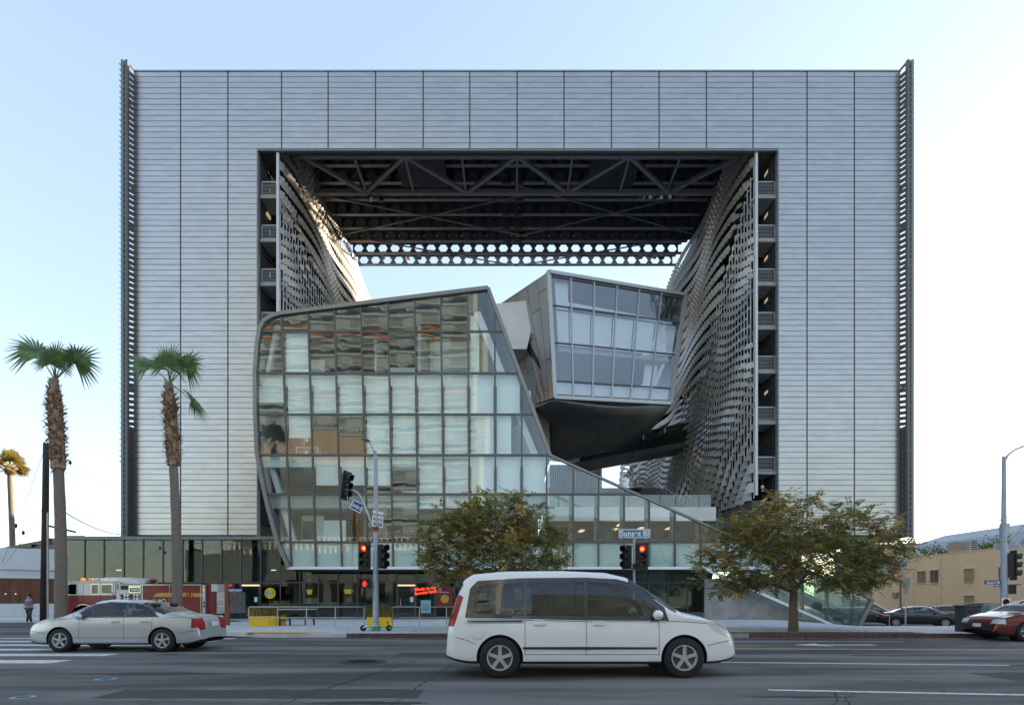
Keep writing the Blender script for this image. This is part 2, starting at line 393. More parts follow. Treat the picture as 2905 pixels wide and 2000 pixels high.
for c, rr in (((65, 1978), .16), ((300, 1926), .18)):
    p = gpt(*c); o = MB().lathe([(rr, 0), (rr, .003)], 20, c=(p.x, p.y, .004)).build('utility_mark', 'paint_blue', road)
    MB().lathe([(rr*.55, 0), (rr*.55, .004)], 16, c=(p.x, p.y, .0075)).build('valve_cover', 'iron', road)
mp_ = gpt(1027, 1877)
mh = empty('manhole', (mp_.x, mp_.y, .004)); tag(mh, 'round iron manhole cover in the asphalt near the road centre', 'manhole')
MB().lathe([(.56, 0), (.56, .004)], 40).build('collar', 'asphalt_patch', mh); MB().lathe([(.40, .004), (.40, .010), (.38, .012)], 40).build('cover', 'iron', mh)
for k in range(5):
    MB().lathe([(.07+.065*k, .012), (.07+.065*k, .017), (.045+.065*k, .017), (.045+.065*k, .012)], 32).build('ring', 'black_metal', mh)
for (x0, x1, y0, y1, m) in ((-6.2, -1.4, 8.3, 9.1, 'asphalt_patch'), (5.2, 9.5, 15.0, 16.2, 'asphalt_patch'), (9.0, 14.5, 9.4, 11.2, 'asphalt_patch'), (-3.0, .5, 14.2, 15.4, 'asphalt_patch')):
    n_ = 14; pts = [(x0 + (x1-x0)*k/n_, y0 + rnd.uniform(-.06, .06)) for k in range(n_+1)] + [(x1 - (x1-x0)*k/n_, y1 + rnd.uniform(-.06, .06)) for k in range(n_+1)]
    MB().prism([(p[0], p[1], .0005) for p in pts], (0, 0, .0015)).build('patch', m, road, fix=True)
sq = random.Random(21)
for (cx_, cy_, rx_, ry_) in ((-7, 11.0, 1.6, .22), (2, 14.8, 2.2, .25), (10.5, 14.6, 1.8, .22), (-12, 18.3, 1.5, .25), (6, 18.6, 1.4, .2), (13, 12.4, 1.7, .2), (-2, 7.9, .9, .12), (4.3, 8.4, .7, .1), (-9, 14.9, .5, .12), (15, 18.4, 1.2, .2)):
    pts = []
    for k in range(26): t = 6.2832*k/26; r_ = 1 + sq.uniform(-.3, .25); pts.append((cx_ + rx_*r_*math.cos(t), cy_ + ry_*r_*math.sin(t)))
    MB().prism([(p[0], p[1], .0008) for p in pts], (0, 0, .002)).build('stain', 'oil_stain', road, fix=True)
fl = MB(); fq = random.Random(9)
for _ in range(900):
    x = fq.choice((fq.uniform(-7, 3), fq.uniform(3, 17), fq.uniform(4, 16))); y = 21.2 - abs(fq.gauss(0, .22)) if fq.random() < .55 else 21.7 + abs(fq.gauss(0, .9)); z = .006 if y < 21.4 else .172
    a_ = fq.uniform(0, 6.28); u = Vector((math.cos(a_), math.sin(a_), fq.uniform(0, .3))) * .07; v = Vector((-math.sin(a_), math.cos(a_), .1)) * .03; p = Vector((x, y, z)); fl.add([p, p + u*.5 + v, p + u, p + u*.5 - v], [(0,1,2,3)], fq.choice((0, 0, 1)))
fo_ = fl.build('fallen_leaves', ['soil', 'leaf_orange']); tag(fo_, 'scattered brown fallen leaves along the far kerb', 'leaves', kind='stuff')
# cracks: thin broken strips
def crack(pts, w):
    P = [gpt(*p) for p in pts]; mb = MB(); fine = []
    for a, b in zip(P, P[1:]):
        n = max(2, int((b - a).length / .18))
        for i in range(n):
            t = i / n; q = a.lerp(b, t); q += Vector((rnd.uniform(-.03, .03), rnd.uniform(-.03, .03), 0)); fine.append(q)
    fine.append(P[-1]); vs = []; 
    for i, q in enumerate(fine):
        d = (fine[min(i+1, len(fine)-1)] - fine[max(0, i-1)]).normalized(); nn = Vector((-d.y, d.x, 0)) * w * rnd.uniform(.35, 1.0)
        vs += [(q.x-nn.x, q.y-nn.y, .0035), (q.x+nn.x, q.y+nn.y, .0035)]
    mb.add(vs, [(2*i, 2*i+2, 2*i+3, 2*i+1) for i in range(len(fine)-1)])
    mb.build('crack', 'crack', road)
crack([(1260,1842),(1100,1900),(980,1935),(760,2010)], .016); crack([(1370,1845),(1290,1880),(1180,1950),(1090,2010)], .018)
crack([(850,1928),(620,1965),(330,2010)], .012); crack([(610,1926),(700,1924),(830,1920)], .014); crack([(1120,1890),(900,1960),(740,2000)], .010)
crack([(2360,1957),(2375,1990),(2360,2000)], .02); crack([(2430,1960),(2400,1985),(2410,2000)], .016); crack([(2560,1925),(2700,1965),(2760,1975)], .012)
crack([(2000,1870),(2250,1905),(2500,1895),(2650,1925)], .010); crack([(350,1905),(620,1893),(900,1897)], .008)

# ================================================================ THE COLLEGE BUILDING
Y0 = 41.0
XL, XLI, XRI, XR = WX(381, Y0), WX(731, Y0), WX(2207, Y0), WX(2554, Y0)
ZT, ZO, ZB = WZ(204, Y0), WZ(427, Y0), WZ(1522, Y0)
SXL, SXR = WX(787, Y0), WX(2147, Y0)
YB = 92.0
bld = empty('college_building', (0, Y0, 0)); bld.location = (0, 0, 0)
tag(bld, 'huge square silver building with an open portal holding two glass volumes', 'building')

# wings and bridge masses
wl = bx('wing', 'mass', bld, XL + .02, XLI - .02, Y0 + .12, YB, 0.15, ZT - .06)
wr = bx('wing', 'mass', bld, XRI + .02, XR - .02, Y0 + .12, YB, WZ(1531, Y0), ZT - .06)
br = bx('bridge_beam', 'mass', bld, XLI - .02, XRI + .02, Y0 + .12, Y0 + .5, ZO + .03, ZT - .08)
cap = bx('parapet_cap', 'aluminium', bld, XL, XR, Y0 - .12, Y0 + .5, ZT - .055, ZT + .03)
bx('portal_edge', 'edge_metal', bld, XLI - .02, XRI + .02, Y0 - .10, Y0 + .115, ZO - .10, ZO + .02)
bx('portal_jamb', 'edge_metal', bld, XLI - .03, XLI + .06, Y0 - .10, Y0 + .3, ZB, ZO - .101)
bx('portal_jamb', 'edge_metal', bld, XRI - .06, XRI + .03, Y0 - .10, Y0 + .3, ZB, ZO - .101)
for x0, x1 in ((WX(2418, 43), WX(2474, 43)), (WX(2230, 43), WX(2275, 43))):
    bx('column', 'concrete', bld, x0, x1, 43, 44.4, .1, WZ(1531, Y0))

# facade planks
jx = [381, 514, 648, 800, 932, 1066, 1201, 1333, 1467, 1600, 1734, 1869, 2003, 2135, 2288, 2422, 2554]
pitch = 15.62 / F * Y0
nrows = int((ZT - .06 - ZB) / pitch) + 1
cells = []
for r in range(nrows):
    z1 = ZT - .06 - r * pitch; z0 = z1 - pitch + .034
    if z0 < ZB: z0 = ZB
    if z1 - z0 < .1: continue
    for c in range(16):
        x0, x1 = WX(jx[c], Y0), WX(jx[c + 1], Y0)
        x0 += .05 if c else .0; x1 -= .05
        if (z0 + z1) / 2 < ZO:
            if x0 > XLI - .1 and x1 < XRI + .1: continue
            if x0 < XLI < x1: x1 = XLI - .03
            elif x0 < XRI < x1: x0 = XRI + .03
            elif XLI < x0 and x1 < XRI + .2: continue
        cells.append((x0, x1, z0, z1))
cells.sort(key=lambda c: -round((c[1] - c[0]) * (c[3] - c[2]), 2) * 10 - c[2] * .01)
facade = empty('facade', (0, Y0, 0), parent=bld); facade.location = (0, 0, 0)
cache = {}; rest = MB()
for k, (x0, x1, z0, z1) in enumerate(cells):
    w, h = x1 - x0, z1 - z0; tl = rnd.gauss(0, .0016); tz = rnd.gauss(0, .0010)
    if k < 300:
        key = (round(w, 3), round(h, 3))
        if key not in cache: cache[key] = MB().box(-w/2, w/2, -.07, .05, -h/2, h/2).mesh('facade_plank', 'aluminium')
        o = link('facade_plank', cache[key], facade); o.location = ((x0+x1)/2, Y0, (z0+z1)/2); o.rotation_euler = (tl, 0, tz)
    else:
        q = MB().box(-w/2, w/2, -.07, .05, -h/2, h/2); mt = Matrix.Translation(((x0+x1)/2, Y0, (z0+z1)/2)) @ Matrix.Rotation(tl, 4, 'X') @ Matrix.Rotation(tz, 4, 'Z')
        rest.add([mt @ Vector(v) for v in q.v], q.f)
o = rest.build('facade_plank_field', 'aluminium', facade); o['kind'] = 'stuff'
for x in jx[1:-1]:
    X = WX(x, Y0); zb = ZB if (X < XLI or X > XRI) else ZO
    bx('joint_channel', 'steel_dark', facade, X - .045, X + .045, Y0 - .03, Y0 + .11, zb + .02, ZT - .07)
text('address_number', '5960', 'mullion', bld, (WX(2500, Y0), Y0 - .10, WZ(1519, Y0)), 1.25, sx=.8, ext=.02)

# louvred side frames standing off both outer edges
def side_frame(s):
    X = XL if s < 0 else XR
    fr = empty('side_louvre_frame', (0, 0, 0), parent=bld)
    zt, zb = ZT + .22, ZB - .1
    bx('post', 'edge_metal', fr, *sorted((X + s*.32, X + s*.50)), 40.3, 40.6, zb, zt)
    bx('post', 'steel_dark', fr, *sorted((X + s*.02, X + s*.22)), 40.3, 40.5, zb, zt)
    mesh_f = MB().prism([(0, 0, 0), (s*.15, .02, .10), (s*.15, .3, .10), (0, .3, 0)], (0, 0, .03)).mesh('outer_fin', 'steel_dark')
    n = 72 if s < 0 else 14
    for k in range(n):
        o = link('outer_fin', mesh_f, fr); o.location = (X + s*.505, 40.3, zt - .35 - k * pitch)
    mesh_s = MB().bar((s*.10, -.5, -.02), (s*.02, .1, .12), .10, .25).mesh('slat', 'steel_dark')
    for k in range(int((zt - zb) / pitch) - 1):
        o = link('slat', mesh_s, fr); o.location = (X, Y0, zt - .7 - k * pitch)
    mesh_b = MB().box(*sorted((s*.22, s*.34)), 40.33, 40.5, -.10, .10).mesh('bracket', 'steel_dark')
    for k in range(int((zt - zb) / pitch)):
        o = link('bracket', mesh_b, fr); o.location = (X, 0, zt - .3 - k * pitch)
    for k in range(12):
        z = zt - .05 - k * 2.9
        MB().bar((X + s*.12, 40.5, z), (X + s*.02, 41.05, z - .02), .08, .14).build('stay', 'steel_dark', fr)
    bx('side_panel', 'mass', fr, *sorted((X + s*.02, X + s*.20)), 40.51, 41.5, zb, WZ(1222, Y0))
side_frame(-1); side_frame(1)

# galleries at the ends of the wings, behind the screens
FY = [550, 674, 799, 923, 1048, 1193, 1335]
def gallery(s):
    xi, xs = (XLI, SXL) if s < 0 else (XRI, SXR)
    x0, x1 = min(xi, xs), max(xi, xs)
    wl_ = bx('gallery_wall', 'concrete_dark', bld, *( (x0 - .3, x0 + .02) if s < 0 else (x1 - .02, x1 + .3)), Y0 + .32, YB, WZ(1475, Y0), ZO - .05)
    for i, fy in enumerate(FY):
        z = WZ(fy, Y0); gl = empty('gallery', (0, 0, 0), parent=bld)
        bx('slab', 'concrete', gl, x0 + .1, x1 - .02, Y0 + .15, 43.0, z - .22, z); bx('walkway', 'screen_back', gl, x0 + .1, x1 - .02, 43.0, YB - 1, z - .22, z - .01)  # slab darkened behind the front bay so the screen gaps look shaded
        # railing
        hx0, hx1 = x0 + .18, x1 - .1
        rl = MB()
        for X in (hx0, hx1): rl.bar((X, Y0 + .3, z), (X, Y0 + .3, z + 1.07), .05, .05)
        rl.bar((hx0, Y0 + .3, z + 1.07), (hx1, Y0 + .3, z + 1.07), .06, .06); rl.bar((hx0, Y0+.3, z+.1), (hx1, Y0+.3, z+.1), .04, .04)
        for k in range(9): rl.bar((hx0, Y0 + .3, z + .18 + k*.1), (hx1, Y0 + .3, z + .18 + k*.1), .016, .016)
        rl.build('railing', 'galv', gl)
        X = x0 + .03 if s < 0 else x1 - .03; d = 1 if s < 0 else -1
        for yy in (43.2, 46.4, 49.6):
            bx('door', 'steel_grey', gl, *sorted((X, X + d*.05)), yy, yy + 1.0, z, z + 2.15)
        bx('door_sign', 'sign_white', gl, *sorted((X, X + d*.06)), 42.8, 43.0, z + 1.4, z + 1.75)
        if s > 0 and i not in (4, 6) or s < 0 and i == 1:
            bx('wall_lamp', 'fixture', gl, *sorted((X, X + d*.18)), 42.2, 42.75, z + 2.45, z + 2.68)
        else:
            bx('wall_lamp', 'black_metal', gl, *sorted((X, X + d*.2)), 42.2, 42.7, z + 2.4, z + 2.62)
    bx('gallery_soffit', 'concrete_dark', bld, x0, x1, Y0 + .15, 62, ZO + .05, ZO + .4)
    bx('screen_post', 'fin', bld, xs - .09, xs + .09, Y0 + .02, Y0 + .22, WZ(1404, Y0), ZO - .08)
gallery(-1); gallery(1)
# concrete wedge under the right screen, visible as a dark stair soffit
MB().prism([(SXR - .1, 41.6, WZ(1412, Y0) - .1), (SXR - .1, 92, WZ(1412, Y0) - .1), (SXR - .1, 92, .2), (SXR - .1, 56, .2), (SXR - .1, 52.5, 5.4), (SXR - .1, 41.6, 7.0)], (1.4, 0, 0)).build('lower_wall', 'concrete_dark', bld, fix=True)
# hanging ornament below the lowest right gallery
hm = empty('hanging_mobile', W(2163, 1385, 41.6)); tag(hm, 'small white hanging mobile below the lowest right gallery', 'ornament')
MB().tube([(0, 0, .95), (0, 0, -.25)], .012, 6).build('cord', 'steel_dark', hm)
MB().lathe([(.02, .25), (.10, .16), (.13, .05), (.05, -.04)], 12).build('bell', 'white_paint', hm, True); MB().lathe([(.01, -.1), (.06, -.16), (.01, -.25)], 10).build('drop', 'white_paint', hm, True); MB().lathe([(.01, .85), (.06, .8), (.01, .7)], 10).build('bead', 'seat_red', hm, True)

# undulating scale screens on the inner walls
def smooth(a, b, t):
    t = max(0, min(1, (t - a) / (b - a))); return t * t * (3 - 2 * t)
def screen(s):
    X = SXL if s < 0 else SXR; d = 1 if s < 0 else -1           # d: direction into the courtyard
    sc = empty('scale_screen', (0, 0, 0), parent=bld)
    zlo = WZ(900, Y0) if s < 0 else WZ(1402, Y0) + .1
    zhi = 37.6 if s < 0 else 36.9
    cp = .58
    ncol = int((YB - Y0 - .4) / cp)
    fm = MB()
    for i in range(ncol):
        y = Y0 + .5 + i * cp; fm.box(X - .03, X + .03, y - .04, y + .04, zlo - .3, (max(33.0 - .85*(y - Y0), 20.5) if s > 0 else max(30.0 - .10*(y - Y0), 24)) + .8)
    fo = fm.build('fin_field', 'fin', sc); fo['kind'] = 'stuff'
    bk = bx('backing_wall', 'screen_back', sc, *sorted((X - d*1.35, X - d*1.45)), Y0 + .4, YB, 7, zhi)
    lst = []
    for i in range(ncol):
        y = Y0 + .5 + i * cp
        for layer, rp in ((0, .96), (1, 1.40)):
            for j in range(int((zhi - zlo) / rp) + 1):
                z = zhi - .15 - j * rp
                if layer: z -= ((i * .345) % 1.0) * rp
                zc = (33.0 - .85 * (y - Y0)) if s > 0 else (30.0 - .10 * (y - Y0))
                zc = max(zc, 20.5 if s > 0 else 24) + 1.6 * math.sin((y - Y0) * .45)
                zc += .5 * math.sin(y * 2.3)
                op = 1 if zc > z else 0
                if op != layer: continue
                if z - .7 < zlo - .4: continue
                low = smooth(15.5, 11.0, z) if s > 0 else 0
                wv = math.sin(2*math.pi*(z / 8.5 + (y - Y0) / 13.0)); wv2 = math.sin(2*math.pi*((y - Y0) / 17.0 - z / 11.0 + .2))
                if layer: h = .38 + .34 * low + .05 * wv; a = R(2 + 24*wv2) * (1 - .5*low); b = R(26 + 18*wv)
                else: h = .57 + .05 * wv; a = R(-7 + 11*wv); b = R(20 + 14*wv2)
                ww = 2*math.pi*((y - Y0) / 15.0 + z / 19.0)
                lst.append((y, z + .34 * math.sin(ww + 1.2) * (.35 + .65 * (1 - low)), h, a, b, op, .16 + .14 * math.sin(ww)))
    lst.sort(key=lambda q: (q[0] - .05 * q[1]))
    mass = MB()
    for k, (y, z, h, a, b, op, bulge) in enumerate(lst):
        wt, wb = (.28, .32) if op < .5 else (.20, .40)
        wt *= rnd.uniform(.93, 1.07)
        o0, o1 = .10 + bulge, .10 + bulge + h * math.sin(a); z1 = -h * math.cos(a); ft = .05 * (1 if op < .5 else .4)
        pts = [(-wt, 0, o0), (wt, 0, o0), (wb, z1 * (1.0 if op > .5 else .68), o1), (0, z1 * (1.0 if op > .5 else 1.16), o1 + ft), (-wb, z1 * (1.0 if op > .5 else .68), o1)]
        vs = []
        for th in (0, -.02):
            for (yy, zz, oo) in pts:
                yr = yy * math.cos(b) ; oy = yy * math.sin(b)
                vs.append((d * (oo + th + oy), yr, zz))
        n = 5
        fs = [(0,1,2,3,4), (9,8,7,6,5)] + [(i, (i+1) % n, n + (i+1) % n, n + i) for i in range(n)]
        if d > 0: fs = [f[::-1] for f in fs]
        if k < 150:
            o = MB().add(vs, fs).build('scale_panel', 'screen_panel', sc); o.location = (X, y, z)
        else:
            mass.add([(X + v[0], y + v[1], z + v[2]) for v in vs], fs)
    o = mass.build('scale_panel_field', 'screen_panel', sc); o['kind'] = 'stuff'
screen(-1); screen(1)

# roof over the front of the court: castellated beams, deck and bracing
ZBM = 38.15
def castellated(Y, x0, x1, H=1.0, p=1.28):
    bm = empty('castellated_beam', (0, Y, ZBM), parent=bld); bm.location = (0, 0, 0)
    bx('flange', 'steel_grey', bm, x0, x1, Y - .17, Y + .17, ZBM, ZBM + .10)
    bx('flange', 'steel_dark', bm, x0, x1, Y - .15, Y + .15, ZBM + H + .02, ZBM + H + .09)
    wm = MB(); n = int((x1 - x0) / p); st = (x1 - x0 - n * p) / 2; z0 = ZBM + .10; hh = H - .08
    for k in range(n):
        cx = x0 + st + (k + .5) * p; l, r_ = cx - p/2, cx + p/2; a, b2 = .24, .50; zm = z0 + hh/2; q = hh/2 - .06
        hx = [(cx-a, zm-q), (cx+a, zm-q), (cx+b2, zm), (cx+a, zm+q), (cx-a, zm+q), (cx-b2, zm)]
        P = lambda *c: wm.add([(x, Y, z) for x, z in c], [tuple(range(len(c)))])
        P((l, z0), (r_, z0), hx[1], hx[0]); P((l, z0+hh), hx[4], hx[3], (r_, z0+hh))
        P((l, z0), hx[0], hx[5], hx[4], (l, z0+hh)); P((r_, z0), (r_, z0+hh), hx[3], hx[2], hx[1])
    o = wm.build('web', 'steel_dark', bm); md = o.modifiers.new('thickness', 'SOLIDIFY'); md.thickness = .06
for Y in (43.9, 45.8, 47.8, 49.8, 51.9, 53.9, 55.9, 57.9, 59.9, 62.0):
    castellated(Y, SXL - .2, SXR + .2)
bx('roof_deck', 'deck_blue', bld, SXL - 1.3, SXR + 1.3, Y0 + .5, 59.4, ZBM + 1.12, ZBM + 1.3)
zt_ = CH + 34.6
tr = empty('roof_truss', (0, 0, 0), parent=bld)
def T(px, Y): return (WX(px, Y), Y, zt_)
ya, yb = 44.0, 48.0
MB().bar((SXL - .2, ya, zt_), (SXR + .2, ya, zt_), .36, .34).build('chord', 'steel_grey', tr)
MB().bar((SXL - .2, yb, zt_), (SXR + .2, yb, zt_), .36, .34).build('chord', 'steel_grey', tr)
for p, q in ((857, 1037), (1148, 1037), (1148, 1325), (1467, 1325), (1467, 1609), (1786, 1609), (1786, 1897), (2100, 1897)):
    MB().bar(T(p, ya), T(q, yb), .30, .28).build('diagonal', 'steel_grey', tr)
for p in (1003, 1148, 1310, 1467, 1624, 1786, 1931):
    X = WX(p, ya); MB().bar((X, ya, zt_), (X, yb, zt_), .16, .2).build('strut', 'steel_grey', tr)
for X in (-12.9, -2.2, 2.9, 13.6):
    MB().bar((X, ya, zt_), (X, ya, ZBM), .14, .14).build('hanger', 'steel_dark', tr); MB().bar((X, yb, zt_), (X, yb, ZBM), .14, .14).build('hanger', 'steel_dark', tr)
for (p, Ya, q, Yb_) in ((900, 51, 1500, 57), (1500, 51, 900, 57), (1467, 50, 2040, 57), (2040, 50, 1467, 57), (1000, 57.5, 1467, 62), (1950, 57.5, 1467, 62)):
    MB().bar((WX(p, 52), Ya, ZBM - .06), (WX(q, 52), Yb_, ZBM - .06), .10, .10).build('wind_brace', 'steel_grey', tr)
for Y in (49.8, 51.9, 53.9, 55.9, 57.9):
    bx('grille', 'steel_dark', tr, -.9, -.1, Y - .18, Y + .18, ZBM - .10, ZBM - .005); bx('grille', 'steel_dark', tr, .1+.1, 1.0, Y - .18, Y + .18, ZBM - .10, ZBM - .005)
# dark ceiling pods seen between the truss bays
for X0, X1 in ((-9.6, -5.6), (6.6, 10.6)):
    bx('ceiling_pod', 'deck_blue', bld, X0, X1, 44.6, 49.6, ZBM - .5, ZBM - .02)
# stage lights under the roof
def spot(px, py, Y, ry, label):
    p = W(px, py, Y); e = empty('stage_light', p); tag(e, label, 'spotlight', 'stage lights under the roof')
    MB().lathe([(.12, -.26), (.17, -.2), (.17, .18), (.23, .3)], 12, 'y').build('can', 'black_metal', e, True)
    MB().lathe([(.15, -.275), (.15, -.265)], 12, 'y').build('lens', 'chrome', e)
    MB().tube([(-.22, 0, 0), (-.22, 0, .35), (.22, 0, .35), (.22, 0, 0)], .02, 6).build('yoke', 'steel_dark', e)
    MB().tube([(0, 0, .35), (0, 0, .75)], .025, 6).build('clamp', 'steel_dark', e)
    e.rotation_euler = (R(35), 0, ry)
for i, (px, py, Y, ry) in enumerate([(1052, 565, 48.3, .4), (1077, 566, 48.3, -.5), (1822, 558, 48.3, .5), (1846, 559, 48.3, -.3), (1873, 560, 48.3, .2), (1903, 558, 48.3, -.6), (1087, 732, 61.2, .3), (1156, 732, 61.2, -.4), (1190, 732, 61.2, .6), (1818, 730, 61.2, .2), (1856, 730, 61.2, -.5), (1878, 731, 61.2, .5)]):
    if i < 2: lb = 'black stage light under the roof truss near the left screen, ' + ('left one of the pair' if i == 0 else 'right one of the pair')
    elif i < 6: lb = ('first', 'second', 'third', 'fourth')[i-2] + ' from left in row of black stage lights under the truss at right'
    elif i < 9: lb = ('first', 'second', 'third')[i-6] + ' from left of small stage lights on the rear hexagon beam, left side'
    else: lb = ('first', 'second', 'third')[i-9] + ' from left of small stage lights on the rear hexagon beam, right side'
    spot(px, py, Y, ry, lb)
# ---------------------------------------------------------------- curved glass volume with the stair edge
YG = 36.0
GX = lambda p: WX(p, YG)
GZ = lambda p: WZ(p, YG)
DS = (1700 - 1291) / (2474 - 1560)
dline = lambda x: 1291 + (x - 1560) * DS
OUT = [(821,1610),(804,1572),(788,1535),(762,1440),(742,1350),(731,1285),(726,1173),(725,1056),(731,975),(739,932),(750,913),(770,899),(797,891),(1385,819),(1422,932),(1469,1064),(1513,1173),(1560,1291),(2273,dline(2273)),(2273,1610)]
prow = empty('glass_volume', (0, 0, 0), parent=bld)
mt = [800,875,950,1025,1102,1177,1251,1327.5,1403.6]; mbm = [824,894.5,968,1042,1114,1187,1261.6,1333,1406]
MX = [(lambda y, a=a, b=b: a + (b - a) * (y - 940) / 597) for a, b in zip(mt, mbm)] + [(lambda y, a=a: a) for a in (1480,1551,1626,1698,1771,1842,1915,1988,2061,2134,2207,2280)]
ROWS = [800, 940.6, 1059, 1175.5, 1291, 1402, 1537, 1610]
def pane_cells():
    for r in range(len(ROWS) - 1):
        ya, yb = ROWS[r], ROWS[r + 1]
        for c in range(len(MX) + 1):
            xl = (lambda y: 700) if c == 0 else MX[c - 1]
            xr = MX[c] if c < len(MX) else (lambda y: 2400)
            cell = [(xl(ya), ya), (xr(ya), ya), (xr(yb), yb), (xl(yb), yb)]
            p = clip_convex(OUT, cell)
            if p: yield r, c, p
def P3(p, Y): return [(WX(x, YG), Y, WZ(y, YG)) for x, y in p]
def shrink(p, k):
    cx = sum(q[0] for q in p) / len(p); cy = sum(q[1] for q in p) / len(p)
    return [(q[0] + (cx - q[0]) * k, q[1] + (cy - q[1]) * k) for q in p]
for r, c, p in pane_cells():
    if abs(sum(p[i][0]*p[(i+1)%len(p)][1]-p[(i+1)%len(p)][0]*p[i][1] for i in range(len(p)))) < 120: continue
    q = P3(p, 0); cx = sum(v[0] for v in q) / len(q); cz = sum(v[2] for v in q) / len(q)
    mb = MB().prism([(v[0] - cx, 0, v[2] - cz) for v in q], (0, .02, 0))
    o = mb.build('pane', 'glass_prow' if c < 11 else 'glass_prow', prow, fix=True); o.location = (cx, YG, cz)
    o.rotation_euler = (rnd.gauss(0, .0045), 0, rnd.gauss(0, .0045))
    # what stands right behind each pane
    if r == 6: solid_poly('spandrel_panel', 'spandrel', prow, P3(p, YG + .12), (0, .05, 0))
    blind = None
    if r == 1 and c in (1,): blind = (0, 1)
    if r == 2 and c >= 1 and c < 10: blind = (.27, 1)
    if r == 2 and c == 0: blind = (.27, .68)
    if r == 3 and c == 1: blind = (0, .55)
    if r == 3 and c in (4, 5, 6): blind = (0, 1)
    if r == 3 and c in (7, 8, 9): blind = (0, .985)
    if r == 4 and c in (6, 7, 8, 9, 10): blind = (.28, 1)
    if r == 4 and c in (2, 3, 4): blind = (.28, .75)
    if r == 5 and c in (6, 7, 8): blind = (0, .28)
    if blind:
        ya = ROWS[r] + (ROWS[r+1] - ROWS[r]) * blind[0]; yb = ROWS[r] + (ROWS[r+1] - ROWS[r]) * blind[1]
        xl = 700 if c == 0 else MX[c-1]((ya+yb)/2) + 5; xr = MX[c]((ya+yb)/2) - 5 if not (r == 3 and c == 9) else MX[c](1230) - 30
        bp = clip_convex(OUT, [(xl, ya), (xr, ya), (xr, yb), (xl, yb)])
        if bp: solid_poly('blind', 'blind', prow, P3(bp, YG + .26), (0, .015, 0))
# mullions
for i, f in enumerate(MX):
    col = clip_convex(OUT, [(f(780) - .1, 780), (f(780) + .1, 780), (f(1612) + .1, 1612), (f(1612) - .1, 1612)])
    if not col: continue
    y0 = min(q[1] for q in col); y1 = max(q[1] for q in col)
    if i > 9: y0 = max(y0, dline(f(1500)) + 1)
    wd = .11 if i < 10 else .10
    MB().bar((GX(f(y0)), YG + .03, GZ(y0)), (GX(f(y1)), YG + .03, GZ(y1)), wd, .16, up=(0, 1, 0)).build('mullion', 'mullion', prow)
    if i >= 9:   # deep fins behind the right part
        yq0 = max(y0, 1404) 
        if yq0 < 1530: MB().bar((GX(f(y0)) - .13, YG + .30, GZ(yq0)), (GX(f(y1)) - .13, YG + .30, GZ(1536)), .20, .3, up=(0, 1, 0)).build('fin', 'mullion', prow)
for y in ROWS[1:-1]:
    xs = [q[0] for q in clip_convex(OUT, [(600, y - .1), (2400, y - .1), (2400, y + .1), (600, y + .1)])]
    h = .14 if y in (1059, 1291, 1402) else .12
    MB().bar((GX(min(xs)), YG + .02, GZ(y)), (GX(max(xs)), YG + .02, GZ(y)), .13, h).build('transom', 'mullion', prow)
# outer frame
def frame_run(pts, w, dpt, m, nm, Yc):
    vs = []; n = len(pts); fs = []
    for i, p in enumerate(pts):
        a = Vector(pts[max(0, i-1)]); b = Vector(pts[min(n-1, i+1)]); d = (b - a).normalized(); nn = Vector((-d.y, d.x)) * w / 2
        for sx, yy in ((-1, Yc - dpt/2), (1, Yc - dpt/2), (1, Yc + dpt/2), (-1, Yc + dpt/2)):
            vs.append((GX(p[0]) + nn.x * sx, yy, GZ(p[1]) - nn.y * sx))
    for i in range(n - 1):
        for k in range(4): fs.append((i*4+k, i*4+(k+1)%4, (i+1)*4+(k+1)%4, (i+1)*4+k))
    fs += [(3,2,1,0), tuple((n-1)*4+k for k in range(4))]
    return MB().add(vs, fs).build(nm, m, prow, fix=True)
frame_run(OUT[:14], .24, .55, 'prow_frame', 'frame', YG + .1)
frame_run([OUT[13], OUT[17]], .22, .50, 'prow_frame', 'frame', YG + .1)
frame_run([(1556, 1289.5), (2474, 1700)], .13, .30, 'prow_frame', 'stair_cap', YG + .02)
frame_run([(815, 1611), (2275, 1611)], .16, .5, 'slab_white', 'sill', YG + .12)
frame_run([(830, 1618), (2260, 1618)], .12, .3, 'joint', 'shadow_gap', YG + .45)
# enclosing roof and sides of the volume
def skin(a, b, dep, m, nm):
    p = [(GX(a[0]), YG + .3, GZ(a[1])), (GX(b[0]), YG + .3, GZ(b[1])), (GX(b[0]), YG + dep, GZ(b[1])), (GX(a[0]), YG + dep, GZ(a[1]))]
    d = (Vector(p[1]) - Vector(p[0])).normalized(); off = Vector((d.z, 0, -d.x)) * .12
    MB().prism(p, off).build(nm, m, prow, fix=True)
for a, b in zip(OUT[:13], OUT[1:14]): skin(a, b, 9.0, 'box_metal', 'skin_panel')
skin(OUT[12], OUT[13], 7.0, 'box_metal', 'skin_panel')
skin(OUT[13], OUT[17], 7.0, 'box_metal', 'skin_panel')
